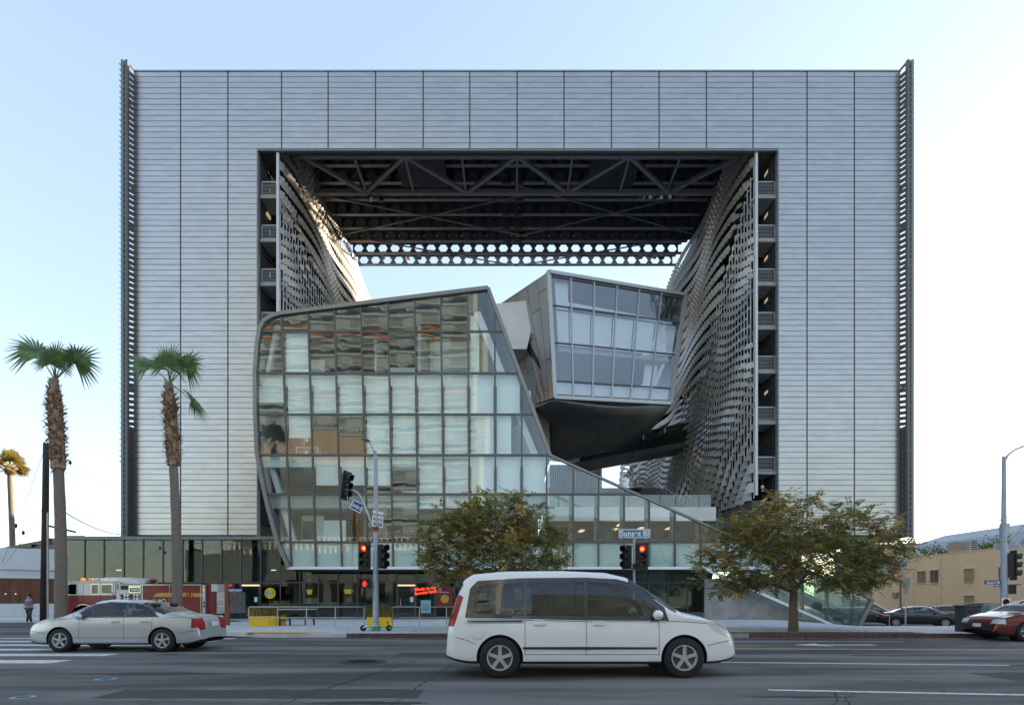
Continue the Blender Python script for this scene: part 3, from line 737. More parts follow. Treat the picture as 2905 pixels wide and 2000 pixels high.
# floors, back walls, braces and rooms
def zone(ya, yb, Ya, Yb, m, nm, x0=745, x1=1500, k=1.0):
    p = clip_convex(OUT, [(x0, ya), (x1, ya), (x1, yb), (x0, yb)])
    if p: solid_poly(nm, m, prow, P3(shrink(p, .012), Ya), (0, Yb - Ya, 0))
zone(1059, 1090, YG + .30, YG + 8.5, 'slab_white', 'floor_slab', 730, 1560)
zone(1291, 1322, YG + .30, YG + 8.5, 'slab_white', 'floor_slab', 730, 1560)
zone(1402, 1439, YG + .30, YG + 5.5, 'interior_wall', 'floor_slab', 730, 1551)
zone(1537, 1606, YG + .45, YG + 8.5, 'interior_wall', 'floor_slab', 800, 1960)
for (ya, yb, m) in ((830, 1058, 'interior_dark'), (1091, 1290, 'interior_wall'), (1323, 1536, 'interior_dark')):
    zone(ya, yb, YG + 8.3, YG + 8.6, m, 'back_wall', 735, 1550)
def xw(name, m, px0, px1, py0, py1, Ya, Yb):
    return bx(name, m, prow, GX(px0), GX(px1), Ya, Yb, GZ(py1), GZ(py0))
xw('partition', 'interior_wall', 1178, 1186, 900, 1058, YG + 1, YG + 8.2); xw('partition', 'interior_wall', 1030, 1036, 900, 1058, YG + 3, YG + 8.2)
xw('partition', 'slab_white', 1190, 1330, 880, 1058, YG + 4.5, YG + 4.7); xw('partition', 'slab_white', 1331, 1356, 870, 1058, YG + 1.2, YG + 1.6)
xw('partition', 'interior_wall', 1357, 1440, 870, 1058, YG + 5, YG + 5.2)
xw('partition', 'slab_white', 812, 872, 960, 1058, YG + 3.2, YG + 3.4)
xw('partition', 'interior_wall', 1035, 1175, 1176, 1290, YG + 5, YG + 5.2)
xw('display_board', 'black_metal', 832, 866, 1468, 1520, YG + 1.55, YG + 1.6); xw('partition', 'slab_white', 826, 892, 1450, 1536, YG + 1.8, YG + 1.95)
xw('partition', 'slab_white', 900, 965, 1468, 1536, YG + 1.2, YG + 1.35); xw('partition', 'interior_wall', 1190, 1330, 1440, 1536, YG + 5, YG + 5.2)
for px0, py0, px1, py1, w in ((1352, 870, 1522, 1290, .42), (752, 1300, 818, 1532, .34), (772, 905, 742, 1060, .25)):
    MB().bar((GX(px0), YG + .9, GZ(py0)), (GX(px1), YG + .9, GZ(py1)), w, .4, up=(0, 1, 0)).build('brace', 'white_paint', prow)
for px, py in ((925, 1082), (1050, 1086), (1190, 1082)): pass
# terrace with fascia, glass balustrade and the grand stair behind
YT = 41.5
TX = lambda p: WX(p, YT); TZ = lambda p: WZ(p, YT)
bx('terrace_fascia', 'box_light', bld, TX(1558), TX(2031), YT, YT + .4, TZ(1477), TZ(1438))
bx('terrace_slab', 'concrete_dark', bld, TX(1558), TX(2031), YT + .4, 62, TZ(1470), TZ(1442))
for i, (a, b) in enumerate(zip((1562, 1607, 1651, 1695, 1785, 1830, 1875, 1919, 1949, 1985), (1605, 1649, 1693, 1783, 1828, 1873, 1917, 1947, 1983, 2018))):
    bx('balustrade_pane', 'glass_rail', bld, TX(a), TX(b), YT + .12, YT + .145, TZ(1437), TZ(1405))
MB().bar((TX(1560), YT + .13, TZ(1404)), (TX(2020), YT + .13, TZ(1404)), .05, .03).build('top_rail', 'mullion_light', bld)
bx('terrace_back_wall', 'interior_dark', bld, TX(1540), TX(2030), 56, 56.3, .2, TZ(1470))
bx('concrete_block', 'concrete', bld, WX(2031, 47), WX(2110, 47), 47, 50, WZ(1500, 47), WZ(1468, 47))
st = empty('grand_stair', (0, 0, 0), parent=bld)
zt0 = TZ(1442)
for k in range(16):
    y = 50 + k * 1.05; z = zt0 + k * .42
    bx('step', 'concrete', st, WX(1590, 50), SXR - .6, y, y + 1.06, zt0 - .3 if k == 0 else z - .42, z)
for (px, k, wd, m, i) in ((1780, 4, 1.2, 'seat_dark', 0), (1815, 4, 1.1, 'seat_dark', 1), (1785, 6, 1.0, 'seat_yellow', 2), (1810, 7, 1.0, 'seat_orange', 3), (1760, 8, 1.3, 'seat_red', 4), (1795, 9, 1.2, 'seat_red', 5), (1750, 10, 1.3, 'seat_red', 6), (1790, 11, 1.2, 'seat_red', 7), (1740, 12, 1.4, 'seat_dark', 8), (1770, 13, 1.3, 'seat_red', 9), (1800, 13, 1.3, 'seat_dark', 10)):
    y = 50 + k * 1.05; X = WX(px, y + .4); z = zt0 + k * .42
    o = MB().box(-wd/2, wd/2, -.38, .38, .0, .40).build('seat_block', m, None); o.location = (X, y + .45, z + .002)
    tag(o, '%s seat block, %s counting up the grand stair behind the terrace' % ({'seat_dark': 'dark', 'seat_yellow': 'yellow', 'seat_orange': 'orange', 'seat_red': 'red'}[m], 'first second third fourth fifth sixth seventh eighth ninth tenth eleventh'.split()[i]), 'seat', 'coloured seats on the grand stair')
def handrail(a, b, n):
    mb = MB(); a, b = Vector(a), Vector(b); mb.tube([a, b], .035, 6)
    for k in range(n):
        t = k / (n - 1); p = a.lerp(b, t); mb.tube([p, p - Vector((0, 0, 1.0))], .025, 6)
    mb.build('handrail', 'galv', st)
handrail(W(1806, 1340, 62), W(1856, 1376, 56), 6); handrail(W(1863, 1368, 55), W(1912, 1402, 50.5), 6); handrail(W(1948, 1405, 46), W(1990, 1430, 44), 4)
# planters with spiky leaves standing behind the right glazing
def blades(n, rad, h, seed, w=.06):
    q = random.Random(seed); mb = MB()
    for _ in range(n):
        a = q.uniform(0, 6.283); r = rad * math.sqrt(q.random()); x, y = r * math.cos(a) * 1.0, r * math.sin(a) * .5
        hh = h * q.uniform(.55, 1); lx, ly = x + math.cos(a) * hh * q.uniform(.05, .35), y + math.sin(a) * hh * .2
        t = Vector((-math.sin(a + q.uniform(-1, 1)), math.cos(a), 0)) * w / 2; mx_, my_ = (x + lx) / 2 * .9 + x * .1, (y + ly) / 2
        mb.add([(x - t.x, y - t.y, 0), (x + t.x, y + t.y, 0), (mx_ + t.x, my_ + t.y, hh * .6), (mx_ - t.x, my_ - t.y, hh * .6), (lx, ly, hh)], [(0,1,2,3), (3,2,4)])
    return mb
for i, (px, side) in enumerate(((1728, 'left of the lower blue street sign'), (1872, 'right of the lower blue street sign'))):
    p = (GX(px), YG + .95, GZ(1535)); e = empty('planter_box', p); tag(e, 'dark planter of upright spiky leaves behind glass, ' + side, 'planter', 'planters behind the glass')
    MB().box(-.48, .48, -.25, .25, .0, .24).build('trough', 'black_plastic', e); blades(90, .42, 1.05, i + 3, .07).build('leaves', 'snake_leaf', e).location = (0, 0, .2)
for i, px in enumerate((1655, 1750, 1766, 1826, 1907)):
    p = W(px, (1504, 1500, 1487, 1497, 1497)[i], 41); bx('ceiling_light', 'lamp_warm', bld, p.x - .25, p.x + .1, 41, 42.2, p.z, p.z + .06)
# pieces of furniture seen through the panes
def desk(px, py, Y, wd, label):
    e = empty('desk', (GX(px), Y, GZ(py) + .10)); tag(e, label, 'desk', 'desks inside the glass volume')
    MB().box(-wd/2, wd/2, -.35, .35, .70, .75).build('desktop', 'white_paint', e)
    for sx in (-1, 1):
        for sy in (-1, 1): MB().box(sx*(wd/2-.05)-.025, sx*(wd/2-.05)+.025, sy*.3-.025, sy*.3+.025, 0, .70).build('leg', 'white_paint', e)
    MB().box(-.3, .25, .1, .14, .85, 1.2).build('monitor', 'black_plastic', e); MB().box(-.05, .02, .1, .14, .75, .85).build('monitor_stand', 'black_plastic', e)
desk(1128, 1058, YG + 1.6, 1.8, 'white desk with screen on the upper glazed floor, beside the tower reflection')
desk(850, 1290, YG + 1.6, 1.5, 'white table behind the left panes of the middle glazed floor')
def chair(px, py, Y, rz, label):
    e = empty('office_chair', (GX(px), Y, GZ(py) + .10), rz); tag(e, label, 'chair', 'chairs inside the glass volume')
    MB().box(-.24, .24, -.24, .24, .44, .50).build('seat', 'black_plastic', e); MB().prism([(-.24, .22, .5), (.24, .22, .5), (.20, .30, 1.0), (-.20, .30, 1.0)], (0, .05, 0)).build('backrest', 'black_plastic', e, fix=True)
    for sx in (-1, 1):
        for sy in (-1, 1): MB().tube([(sx*.22, sy*.22, 0), (sx*.2, sy*.2, .44)], .018, 6).build('leg', 'galv', e)
chair(776, 1290, YG + 1.5, .4, 'black chair with metal legs at the far left of middle floor'); chair(900, 1290, YG + 1.8, 2.6, 'black chair beside the white table on the middle floor')
chair(905, 1058, YG + 1.6, 0, 'left black chair in the dark room on upper floor'); chair(975, 1058, YG + 1.6, .5, 'right black chair in the dark room on upper floor')

# lower stair flight: glass wing running down to the pavement
sg = empty('stair_wing', (0, 0, 0), parent=bld)
low = lambda x: 1673 + (x - 2132) * .44
xs = [2275, 2282, 2347, 2416, 2448]
wing = [(1990, 1614), (2274, 1614), (2474, 1701), (2440, 1776), (2373, 1776), (2132, 1671)]
for a, b in ((1990, 2060), (2060, 2130), (2130, 2205), (2205, 2278), (2278, 2348), (2348, 2420), (2420, 2480)):
    p = clip_convex(wing, [(a + 1, 1500), (b - 1, 1500), (b - 1, 1800), (a + 1, 1800)])
    if p: solid_poly('pane', 'glass_stair', sg, [(WX(x, YG), YG, WZ(y, YG)) for x, y in p], (0, .02, 0))
for x in (2130, 2205, 2278, 2348, 2420):
    y1 = min(1776, low(x)) if x < 2373 else 1776
    y0 = max(1612, dline(x))
    MB().bar((GX(x), YG + .12, GZ(y0)), (GX(x), YG + .12, GZ(y1)), .16, .22, up=(0, 1, 0)).build('post', 'mullion', sg)
frame_run([(2474, 1699), (2436, 1777)], .22, .28, 'prow_frame', 'end_strut', YG + .02).parent = sg
frame_run([(2000, 1614), (2373, 1779)], .16, .20, 'slab_white', 'stringer', YG - .12).parent = sg
def stairpoly(Ya, Yb, m, nm, up0, up1):
    pts = [(WX(2150, YG), Ya, WZ(1620 + up0, YG)), (WX(2450, YG), Ya, WZ(1752 + up0, YG)), (WX(2450, YG), Ya, WZ(1752 + up1, YG)), (WX(2150, YG), Ya, WZ(1620 + up1, YG))]
    MB().prism(pts, (0, Yb - Ya, 0)).build(nm, m, sg, fix=True)
stairpoly(YG + .5, YG + .56, 'glass_stair', 'inner_balustrade', -35, -8)
stairpoly(YG + .6, YG + 3.2, 'concrete', 'flight', -6, 6)
stairpoly(YG + 3.4, YG + 3.45, 'glass_stair', 'far_balustrade', -45, -5)
stairpoly(YG + .45, YG + .5, 'mullion_light', 'handrail', -37, -35)
MB().tube([W(2400, 1705, 36.8), W(2510, 1745, 36.8), W(2523, 1745, 36.8), W(2523, 1776, 36.8)], .03, 8).build('rail_end', 'galv', sg)
bx('plinth', 'concrete', sg, WX(2000, YG + .6), WX(2250, YG + .6), YG + .6, YG + .8, .15, WZ(1640, YG))

# ---------------------------------------------------------------- podium and ground-floor shopfronts
YP = 38.0
PX = lambda p: WX(p, YP); PZ = lambda p: WZ(p, YP)
pod = empty('podium', (0, 0, 0), parent=bld)
bx('parapet', 'edge_metal', pod, PX(183), PX(800), YP - .25, YP + .1, PZ(1531), PZ(1522)); bx('roof', 'mass', pod, PX(183), PX(1000), YP + .1, 52, PZ(1531), PZ(1524))
pm = [185, 241, 296, 352, 407, 463, 519, 574, 629, 684, 740, 796, 851, 904, 960, 1015, 1070, 1126, 1180, 1235, 1290, 1345, 1400, 1455, 1510, 1565, 1620, 1675, 1730, 1785, 1840, 1895, 1950, 2005]
doors = (684, 1126)
for a, b in zip(pm, pm[1:]):
    top = 1531 if b <= 800 else 1600
    for (ya, yb) in ((top, 1652), (1652, 1757)):
        if a in doors and ya == 1652: continue
        w = PX(b) - PX(a) - .06; h = PZ(ya) - PZ(yb) - .06
        o = MB().box(-w/2, w/2, -.01, .01, -h/2, h/2).build('pane', 'glass_shop', pod); o.location = ((PX(a)+PX(b))/2, YP, (PZ(ya)+PZ(yb))/2); o.rotation_euler = (rnd.gauss(0, .003), 0, rnd.gauss(0, .003))
for a in pm:
    bx('mullion', 'mullion', pod, PX(a) - .035, PX(a) + .035, YP - .06, YP + .10, .15, PZ(1531 if a <= 796 else 1600))
for x0, x1 in ((185, 2005),):
    bx('transom', 'mullion', pod, PX(x0), PX(x1), YP - .05, YP + .08, PZ(1653.5), PZ(1650.5)); bx('base', 'concrete', pod, PX(x0), PX(x1), YP - .1, YP + .15, .14, PZ(1755))
for i, a in enumerate(doors):
    d = empty('door', (0, 0, 0), parent=bld); x0, x1 = PX(a) + .06, PX(a + 54) - .06
    bx('leaf', 'glass_shop', d, x0 + .06, x1 - .06, YP + .02, YP + .04, .22, PZ(1668)); bx('door_header', 'lamp_warm', d, x0, x1, YP - .02, YP + .12, PZ(1662), PZ(1657.5))
    bx('rail', 'mullion', d, x0, x1, YP, YP + .07, .151, .24)
    for xx in (x0, x1 - .06): bx('stile', 'mullion', d, xx, xx + .06, YP, YP + .07, .241, PZ(1662.5))
    bx('notice', 'sign_white', d, x1 - .32, x1 - .12, YP - .02, YP - .01, PZ(1707), PZ(1693)); MB().tube([(x0 + .2, YP - .08, 1.0), (x0 + .2, YP - .08, 1.5)], .02, 6).build('handle', 'chrome', d)
# interior of the shops
bx('shop_floor', 'interior_floor', pod, PX(185), PX(2005), YP + .2, 52, .10, .16); bx('shop_back_wall', 'shop_wall', pod, PX(185), PX(2005), 48, 48.3, .15, PZ(1531))
bx('shop_side_wall', 'interior_wall', pod, PX(185), PX(186) , YP + .2, 48, .15, PZ(1533)); bx('ceiling', 'interior_dark', pod, PX(186), PX(800), YP + .3, 48, PZ(1545), PZ(1538))
for i, px in enumerate((335, 405, 470, 560, 615, 668, 735, 775)):
    p = W(px, 1618, 42); bx('ceiling_light', 'lamp_white', pod, p.x - .16, p.x + .16, 42, 42.15, p.z, p.z + .07)
for px, w in ((262, .5), (300, .35), (410, .35), (560, .4), (640, .4), (702, .4), (880, .4), (1010, .4), (1110, .4)):
    p = W(px, 1700, 41.5); MB().lathe([(w*.5, 0.15), (w*.5, 4.6)], 12, c=(p.x, 41.5, 0)).build('column', 'interior_wall', pod, True)
for px0, px1, z0, z1, Y, m in ((250, 330, 2.2, 3.0, 42, 'spandrel'), (480, 640, .3, 2.4, 45, 'interior_wall'), (560, 600, 2.3, 3.6, 46, 'interior_wall'), (820, 1100, .3, 1.2, 43, 'interior_wall'), (1130, 1180, .3, 3.2, 42, 'interior_wall'), (1200, 1290, .3, 2.2, 44, 'interior_wall')):
    bx('counter', m, pod, WX(px0, Y), WX(px1, Y), Y, Y + .4, z0, z1)
YS = YP - .035
def disc(px, py, r, m, parent, dy=0.0, nm='disc'):
    return MB().lathe([(r, 0), (r, .012)], 32, 'y', (PX(px), YS - dy, PZ(py))).build(nm, m, parent)
ic = empty('plate_sign', (0, 0, 0)); tag(ic, 'round yellow window sign with plate and cutlery', 'sign')
disc(767, 1682, .37, 'icon_yellow', ic); disc(764.5, 1681, .15, 'poster_blue', ic, .014, 'plate'); MB().box(PX(757.5)-.015, PX(757.5)+.02, YS-.03, YS-.02, PZ(1688), PZ(1675)).build('fork', 'mullion', ic); MB().box(PX(776)-.015, PX(776)+.02, YS-.03, YS-.02, PZ(1688), PZ(1675)).build('knife', 'mullion', ic)
ic = empty('cup_sign', (0, 0, 0)); tag(ic, 'yellow coffee cup sign on the dark shop window', 'sign')
MB().prism([(PX(975), YS, PZ(1671)), (PX(998), YS, PZ(1671)), (PX(996), YS, PZ(1684)), (PX(979), YS, PZ(1684))], (0, .012, 0)).build('cup', 'icon_yellow', ic, fix=True)
MB().tube([(PX(997), YS+.006, PZ(1673)), (PX(1003), YS+.006, PZ(1674)), (PX(1002), YS+.006, PZ(1678)), (PX(996), YS+.006, PZ(1680))], .025, 8).build('handle', 'icon_yellow', ic)
ic = empty('food_sign', (0, 0, 0)); tag(ic, 'yellow food bag sign on window left of the cup', 'sign')
for k, (dx, t) in enumerate(((0, -.25), (4.5, -.1), (9, .05), (13.5, .2))):
    MB().prism([(PX(870+dx), YS, PZ(1671)), (PX(873+dx), YS, PZ(1671)), (PX(876+dx*.6), YS, PZ(1685)), (PX(873+dx*.6), YS, PZ(1685))], (0, .012, 0)).build('strip', 'icon_yellow', ic, fix=True)
MB().prism([(PX(872.5), YS-.02, PZ(1677)), (PX(886), YS-.02, PZ(1677)), (PX(884), YS-.02, PZ(1685.5)), (PX(874.5), YS-.02, PZ(1685.5))], (0, .012, 0)).build('bag', 'icon_yellow', ic, fix=True)
ne = empty('neon_sign', (0, 0, 0)); tag(ne, 'glowing red-orange neon script sign in shop window', 'sign')
text('lettering', 'Music is my', 'neon', ne, (PX(1207), YS - .05, PZ(1669)), .30, (R(90), R(-6), 0), .01, bold=.006); text('lettering', 'favorite food', 'neon', ne, (PX(1208), YS - .05, PZ(1680)), .28, (R(90), R(-7), 0), .01, bold=.006)
po = empty('menu_poster', (0, 0, 0)); tag(po, 'dark red menu poster behind glass, partly under the left tree', 'poster')
bx('sheet', 'poster_red', po, PX(1239), PX(1284), YS, YS + .01, PZ(1718), PZ(1664))
for k, s in enumerate(('Pizza', 'Salads', 'Freshmade Pasta')): text('lettering', s, 'sign_white', po, (PX(1243), YS - .006, PZ(1670 + k*4.7)), .11, ax='LEFT', bold=.002)
disc(1262, 1698, .28, 'fire_gold', po, .004, 'picture')
po = empty('notice_poster', (0, 0, 0)); tag(po, 'pale blue picture poster low beside the shop door', 'poster'); bx('sheet', 'poster_blue', po, PX(1194), PX(1222), YS, YS + .01, PZ(1738), PZ(1702)); bx('picture', 'paint_blue', po, PX(1198), PX(1218), YS - .006, YS - .002, PZ(1732), PZ(1712))
for i, (a, b, s) in enumerate(((1351, 1391, 'behind the trunk of the left tree'), (1461, 1503, 'right of the left tree trunk'))):
    po = empty('teal_poster', (0, 0, 0)); tag(po, 'teal poster with pale lettering, ' + s, 'poster'); bx('sheet', 'poster_teal', po, PX(a), PX(b), YS, YS + .01, PZ(1700), PZ(1666))
    text('lettering', ('Need a\nspot?' if i == 0 else 'MEET YOU\nHERE'), 'plate', po, (PX((a+b)/2), YS - .006, PZ(1680)), .24)

# ---------------------------------------------------------------- tilted glass box
tb = empty('tilted_box', (0, 0, 0), parent=bld)
TL, TR = W(1554, 772, 44), W(1946, 838, 47.4)
BL, BR = W(1573, 1128, 44), W(1902, 1145, 45.4)
def bil(u, v): return (TL * (1-u) + TR * u) * (1-v) + (BL * (1-u) + BR * u) * v
us = [.015, .155, .318, .482, .645, .812, .985]; vs_ = [.03, .262, .560, .865, .978]
nrm = ((TR - TL).cross(BL - TL)).normalized()
if nrm.y > 0: nrm = -nrm
for i in range(6):
    for j in range(4):
        q = [bil(us[i], vs_[j]), bil(us[i+1], vs_[j]), bil(us[i+1], vs_[j+1]), bil(us[i], vs_[j+1])]
        c = sum(q, Vector()) / 4; q = [p + (c - p) * .01 for p in q]
        MB().prism(q, -nrm * .02).build('pane', 'glass_box', tb, fix=True)
        if j == 3: MB().prism([p - nrm * .25 for p in q], -nrm * .03).build('spandrel_panel', 'slab_white', tb, fix=True)
        if j == 1 or (j == 0 and i in (0,)): MB().prism([p - nrm * .5 + (c - p) * .05 for p in q], -nrm * .015).build('blind', 'blind', tb, fix=True)
for u in us: MB().bar(bil(u, .02) + nrm*.03, bil(u, .985) + nrm*.03, .10, .14, up=nrm).build('mullion', 'mullion_light', tb)
for v in vs_: MB().bar(bil(.01, v) + nrm*.02, bil(.99, v) + nrm*.02, .10, .10, up=nrm).build('transom', 'mullion', tb)
for a, b in ((TL, TR), (TR, BR), (BR, BL), (BL, TL)): MB().bar(a, b, .26, .34, up=nrm).build('frame', 'mullion_light', tb)
TLb, BLb = W(1413, 866, 48.8), W(1511, 1150, 48.8)
TRb = Vector((TR.x + .3, 60, TR.z - .6)); 
# left metal flank in separate sheets
nu, nv = 5, 7
offn = ((TLb - TL).cross(BL - TL)).normalized()
if offn.x > 0: offn = -offn
def flank(u, v): return (TL * (1-u) + TLb * u) * (1-v) + (BL * (1-u) + BLb * u) * v
for i in range(nu):
    cuts = [0] + sorted(rnd.uniform(.08, .95) for _ in range(2)) + [1]
    for a, b in zip(cuts, cuts[1:]):
        q = [flank(i/nu + .004, a + .003), flank((i+1)/nu - .004, a + .003), flank((i+1)/nu - .004, b - .003), flank(i/nu + .004, b - .003)]
        MB().prism(q, -offn * .05).build('metal_sheet', 'box_metal', tb, fix=True)
MB().prism([q - offn*.5 for q in (flank(0, 0), flank(1, 0), flank(1, 1), flank(0, 1))], -offn * .2).build('core', 'joint', tb, fix=True)
# roof and right side
MB().prism([TL, TR, Vector((12.5, 60, TR.z - 1.0)), TLb], (0, 0, -.15)).build('roof', 'box_metal', tb, fix=True)
MB().prism([TR + Vector((-.05, .1, 0)), BR + Vector((-.05, .1, 0)), Vector((11.5, 58, BR.z)), Vector((13.5, 60, TR.z - .8))], (-.15, 0, 0)).build('right_side', 'box_metal', tb, fix=True)
MB().prism([TLb, BLb, Vector((1.5, 62, BLb.z)), Vector((.5, 62, TLb.z))], (.2, 0, 0)).build('rear_flank', 'box_metal', tb, fix=True)
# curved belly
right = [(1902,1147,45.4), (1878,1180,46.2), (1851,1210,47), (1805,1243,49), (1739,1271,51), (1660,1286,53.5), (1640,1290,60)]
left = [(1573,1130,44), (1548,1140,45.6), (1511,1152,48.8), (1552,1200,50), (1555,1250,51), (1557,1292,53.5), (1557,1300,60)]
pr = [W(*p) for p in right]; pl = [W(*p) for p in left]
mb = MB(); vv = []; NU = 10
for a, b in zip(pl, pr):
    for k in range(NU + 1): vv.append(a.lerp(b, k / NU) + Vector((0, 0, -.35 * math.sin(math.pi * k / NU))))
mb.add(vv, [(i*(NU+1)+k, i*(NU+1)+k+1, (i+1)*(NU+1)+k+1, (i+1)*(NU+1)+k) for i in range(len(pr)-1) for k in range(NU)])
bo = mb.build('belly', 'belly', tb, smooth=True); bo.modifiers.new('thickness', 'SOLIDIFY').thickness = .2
# box interior
fl = lambda v: bil(.5, v).z
for v, m in ((.865, 'slab_white'), (.575, 'interior_wall')):
    MB().prism([bil(.03, v) - nrm*.4, bil(.97, v) - nrm*.4, bil(.97, v) - nrm*9, bil(.03, v) - nrm*9], (0, 0, -.3)).build('floor_slab', m, tb, fix=True)
MB().prism([bil(.03, .03) - nrm*7, bil(.97, .03) - nrm*7, bil(.97, .86) - nrm*7, bil(.03, .86) - nrm*7], -nrm*.2).build('back_wall', 'interior_wall', tb, fix=True)
MB().prism([bil(.80, .60) - nrm*1.2, bil(.91, .60) - nrm*1.2, bil(.91, .855) - nrm*1.2, bil(.80, .855) - nrm*1.2], -nrm*.1).build('blind', 'blind', tb, fix=True)
MB().bar(bil(.12, .20) - nrm*.8, bil(.95, .24) - nrm*.8, .3, .5, up=nrm).build('ceiling_beam', 'slab_white', tb)
MB().bar(bil(.95, .55) - nrm*.9, bil(.87, .86) - nrm*.9, .25, .25, up=nrm).build('brace', 'white_paint', tb)
# pale block and pier between the two glass volumes
blk = [W(1405, 862, 46.2), W(1529, 849, 46.2), W(1494, 990, 46.2), W(1450, 990, 46.2)]
MB().prism(blk, (0, 4, 0)).build('pale_block', 'box_light', bld, fix=True)
MB().prism([W(1455, 992, 52), W(1505, 992, 52), W(1515, 1160, 52), W(1490, 1160, 52)], (0, 4, 0)).build('dark_link', 'interior_dark', bld, fix=True)
MB().prism([W(1505, 1150, 48.7), W(1555, 1148, 49.5), W(1562, 1300, 49.5), W(1525, 1300, 48.7)], (0, 2.5, 0)).build('metal_pier', 'box_metal', bld, fix=True)
bx('rear_glazing', 'glass_bridge', bld, WX(1480, 46), WX(1520, 46), 46, 46.1, WZ(1160, 46), WZ(1066, 46)); bx('white_parapet', 'white_paint', bld, WX(1497, 45), WX(1506, 45), 45, 45.6, WZ(1145, 45), WZ(1108, 45))
# footbridge to the right wing
fb = empty('footbridge', (0, 0, 0), parent=bld)
A, B = Vector((17.7, 56.7, CH + 15.9)), Vector((6.5, 66.6, CH + 15.9)); dv = (B - A).normalized(); per = Vector((dv.y, -dv.x, 0))
if per.y > 0: per = -per
for k in range(6):
    a, b = A.lerp(B, k/6) + dv*.03, A.lerp(B, (k+1)/6) - dv*.03
    MB().prism([a, b, b + Vector((0,0,1.9)), a + Vector((0,0,1.9))], -per*.03).build('pane', 'glass_bridge', fb, fix=True)
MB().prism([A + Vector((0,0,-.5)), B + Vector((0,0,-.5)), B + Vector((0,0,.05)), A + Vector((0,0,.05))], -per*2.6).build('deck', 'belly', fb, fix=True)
MB().prism([A + Vector((0,0,.05)) - per*2.6, B + Vector((0,0,.05)) - per*2.6, B + Vector((0,0,1.9)) - per*2.6, A + Vector((0,0,1.9)) - per*2.6], -per*.06).build('rear_parapet', 'interior_dark', fb, fix=True)
MB().bar(A + Vector((0,0,1.92)), B + Vector((0,0,1.92)), .08, .06).build('top_rail', 'mullion_light', fb)
# ribbed building seen through the court, under the box
rb = empty('ribbed_building', (0, 0, 0)); tag(rb, 'dark ribbed metal building seen through the court below the box', 'building')
bx('wall', 'far_blue', rb, WX(1560, 100), WX(1708, 100), 100, 120, -.4, WZ(1318, 100))
for k in range(24): bx('rib', 'steel_dark', rb, WX(1562 + k*6, 100), WX(1564 + k*6, 100), 99.8, 100, -.4, WZ(1318, 100) - .05)
# ================================================================ NEIGHBOURING BUILDINGS
# low white building with timber front at the left edge
wb = empty('white_building', (-42, 46, 0)); wb.location = (0, 0, 0); tag(wb, 'low white building with dark timber front at the left edge', 'building')
A, B = Vector((-46, 42.5, 0)), Vector((-36.5, 46.5, 0)); dv = (B - A).normalized(); bk = Vector((-dv.y, dv.x, 0)) * 9
MB().prism([A + Vector((0,0,3.15)), B + Vector((0,0,3.15)), B + bk + Vector((0,0,3.15)), A + bk + Vector((0,0,3.15))], (0, 0, 2.4)).build('wall', 'stucco_white', wb, fix=True)
MB().prism([A + Vector((0,0,.0)) + bk*.02, B + bk*.02, B + bk, A + bk], (0, 0, 3.14)).build('base', 'mass', wb, fix=True)
for k in range(16):
    a, b = A.lerp(B, k/16 + .001), A.lerp(B, (k+1)/16 - .001)
    MB().prism([a + Vector((0,0,1.15)), b + Vector((0,0,1.15)), b + bk*.018 + Vector((0,0,1.15)), a + bk*.018 + Vector((0,0,1.15))], (0, 0, 1.98)).build('board', 'wood_board', wb, fix=True)
MB().prism([A + Vector((0,0,.02)) - bk*.004, B + Vector((0,0,.02)) - bk*.004, B + bk*.01 + Vector((0,0,.02)), A + bk*.01 + Vector((0,0,.02))], (0, 0, 1.1)).build('plinth', 'stucco_white', wb, fix=True)
for k in (2.2, 3.9, 4.3):
    p = A.lerp(B, k/6.5) - bk*.004 + Vector((0, 0, 1.85)); MB().lathe([(.03, 0), (.05, .05), (.03, .1)], 10, c=p).build('wall_lamp', 'lamp_warm', wb, True)
MB().bar(A.lerp(B, .1) - bk*.05 + Vector((0,0,3.85)), A.lerp(B, .95) - bk*.03 + Vector((0,0,3.75)), .06, .06).build('cable_tray', 'steel_dark', wb)
p = A.lerp(B, .93) - bk*.03 + Vector((0, 0, 4.2)); MB().lathe([(.28, -.3), (.26, -.1), (.10, .1), (.06, .3)], 14, c=p).build('lantern', 'white_paint', wb, True)
rb2 = empty('brown_roof_house', (0, 0, 0)); tag(rb2, 'house with brown hipped roof behind the white building', 'house')
Yr = 62; e = [W(-60, 1562, Yr), W(175, 1562, Yr), W(160, 1519, Yr + 6), W(108, 1516, Yr + 6)]
MB().prism([Vector((-58, Yr + .6, 0)), Vector((-49.2, Yr + .6, 0)), Vector((-49.2, Yr + 12, 0)), Vector((-58, Yr + 12, 0))], (0, 0, 6.6)).build('wall', 'cream_muted', rb2, fix=True)
E0, E1, E2, E3 = Vector((-59, Yr, 6.6)), Vector((-48.6, Yr, 6.6)), Vector((-48.6, Yr + 13, 6.6)), Vector((-59, Yr + 13, 6.6)); RA, RB = Vector((-54.0, Yr + 6.5, 9.2)), Vector((-52.0, Yr + 6.5, 9.2))
MB().add([E0, E1, E2, E3, RA, RB], [(0,1,5,4), (1,2,5), (2,3,4,5), (3,0,4), (3,2,1,0)]).build('roof', 'roof_brown', rb2, fix=True)
MB().box(-55.6, -54.2, Yr + 1.6, Yr + 2.6, 7.3, 7.7).build('skylight', 'win_dark', rb2)
for x in (-50.6, -53.2): MB().lathe([(.12, 6.9), (.12, 8.3), (.2, 8.35), (.2, 8.5)], 10, c=(x, Yr + 3, 0)).build('vent', 'rust_post', rb2)

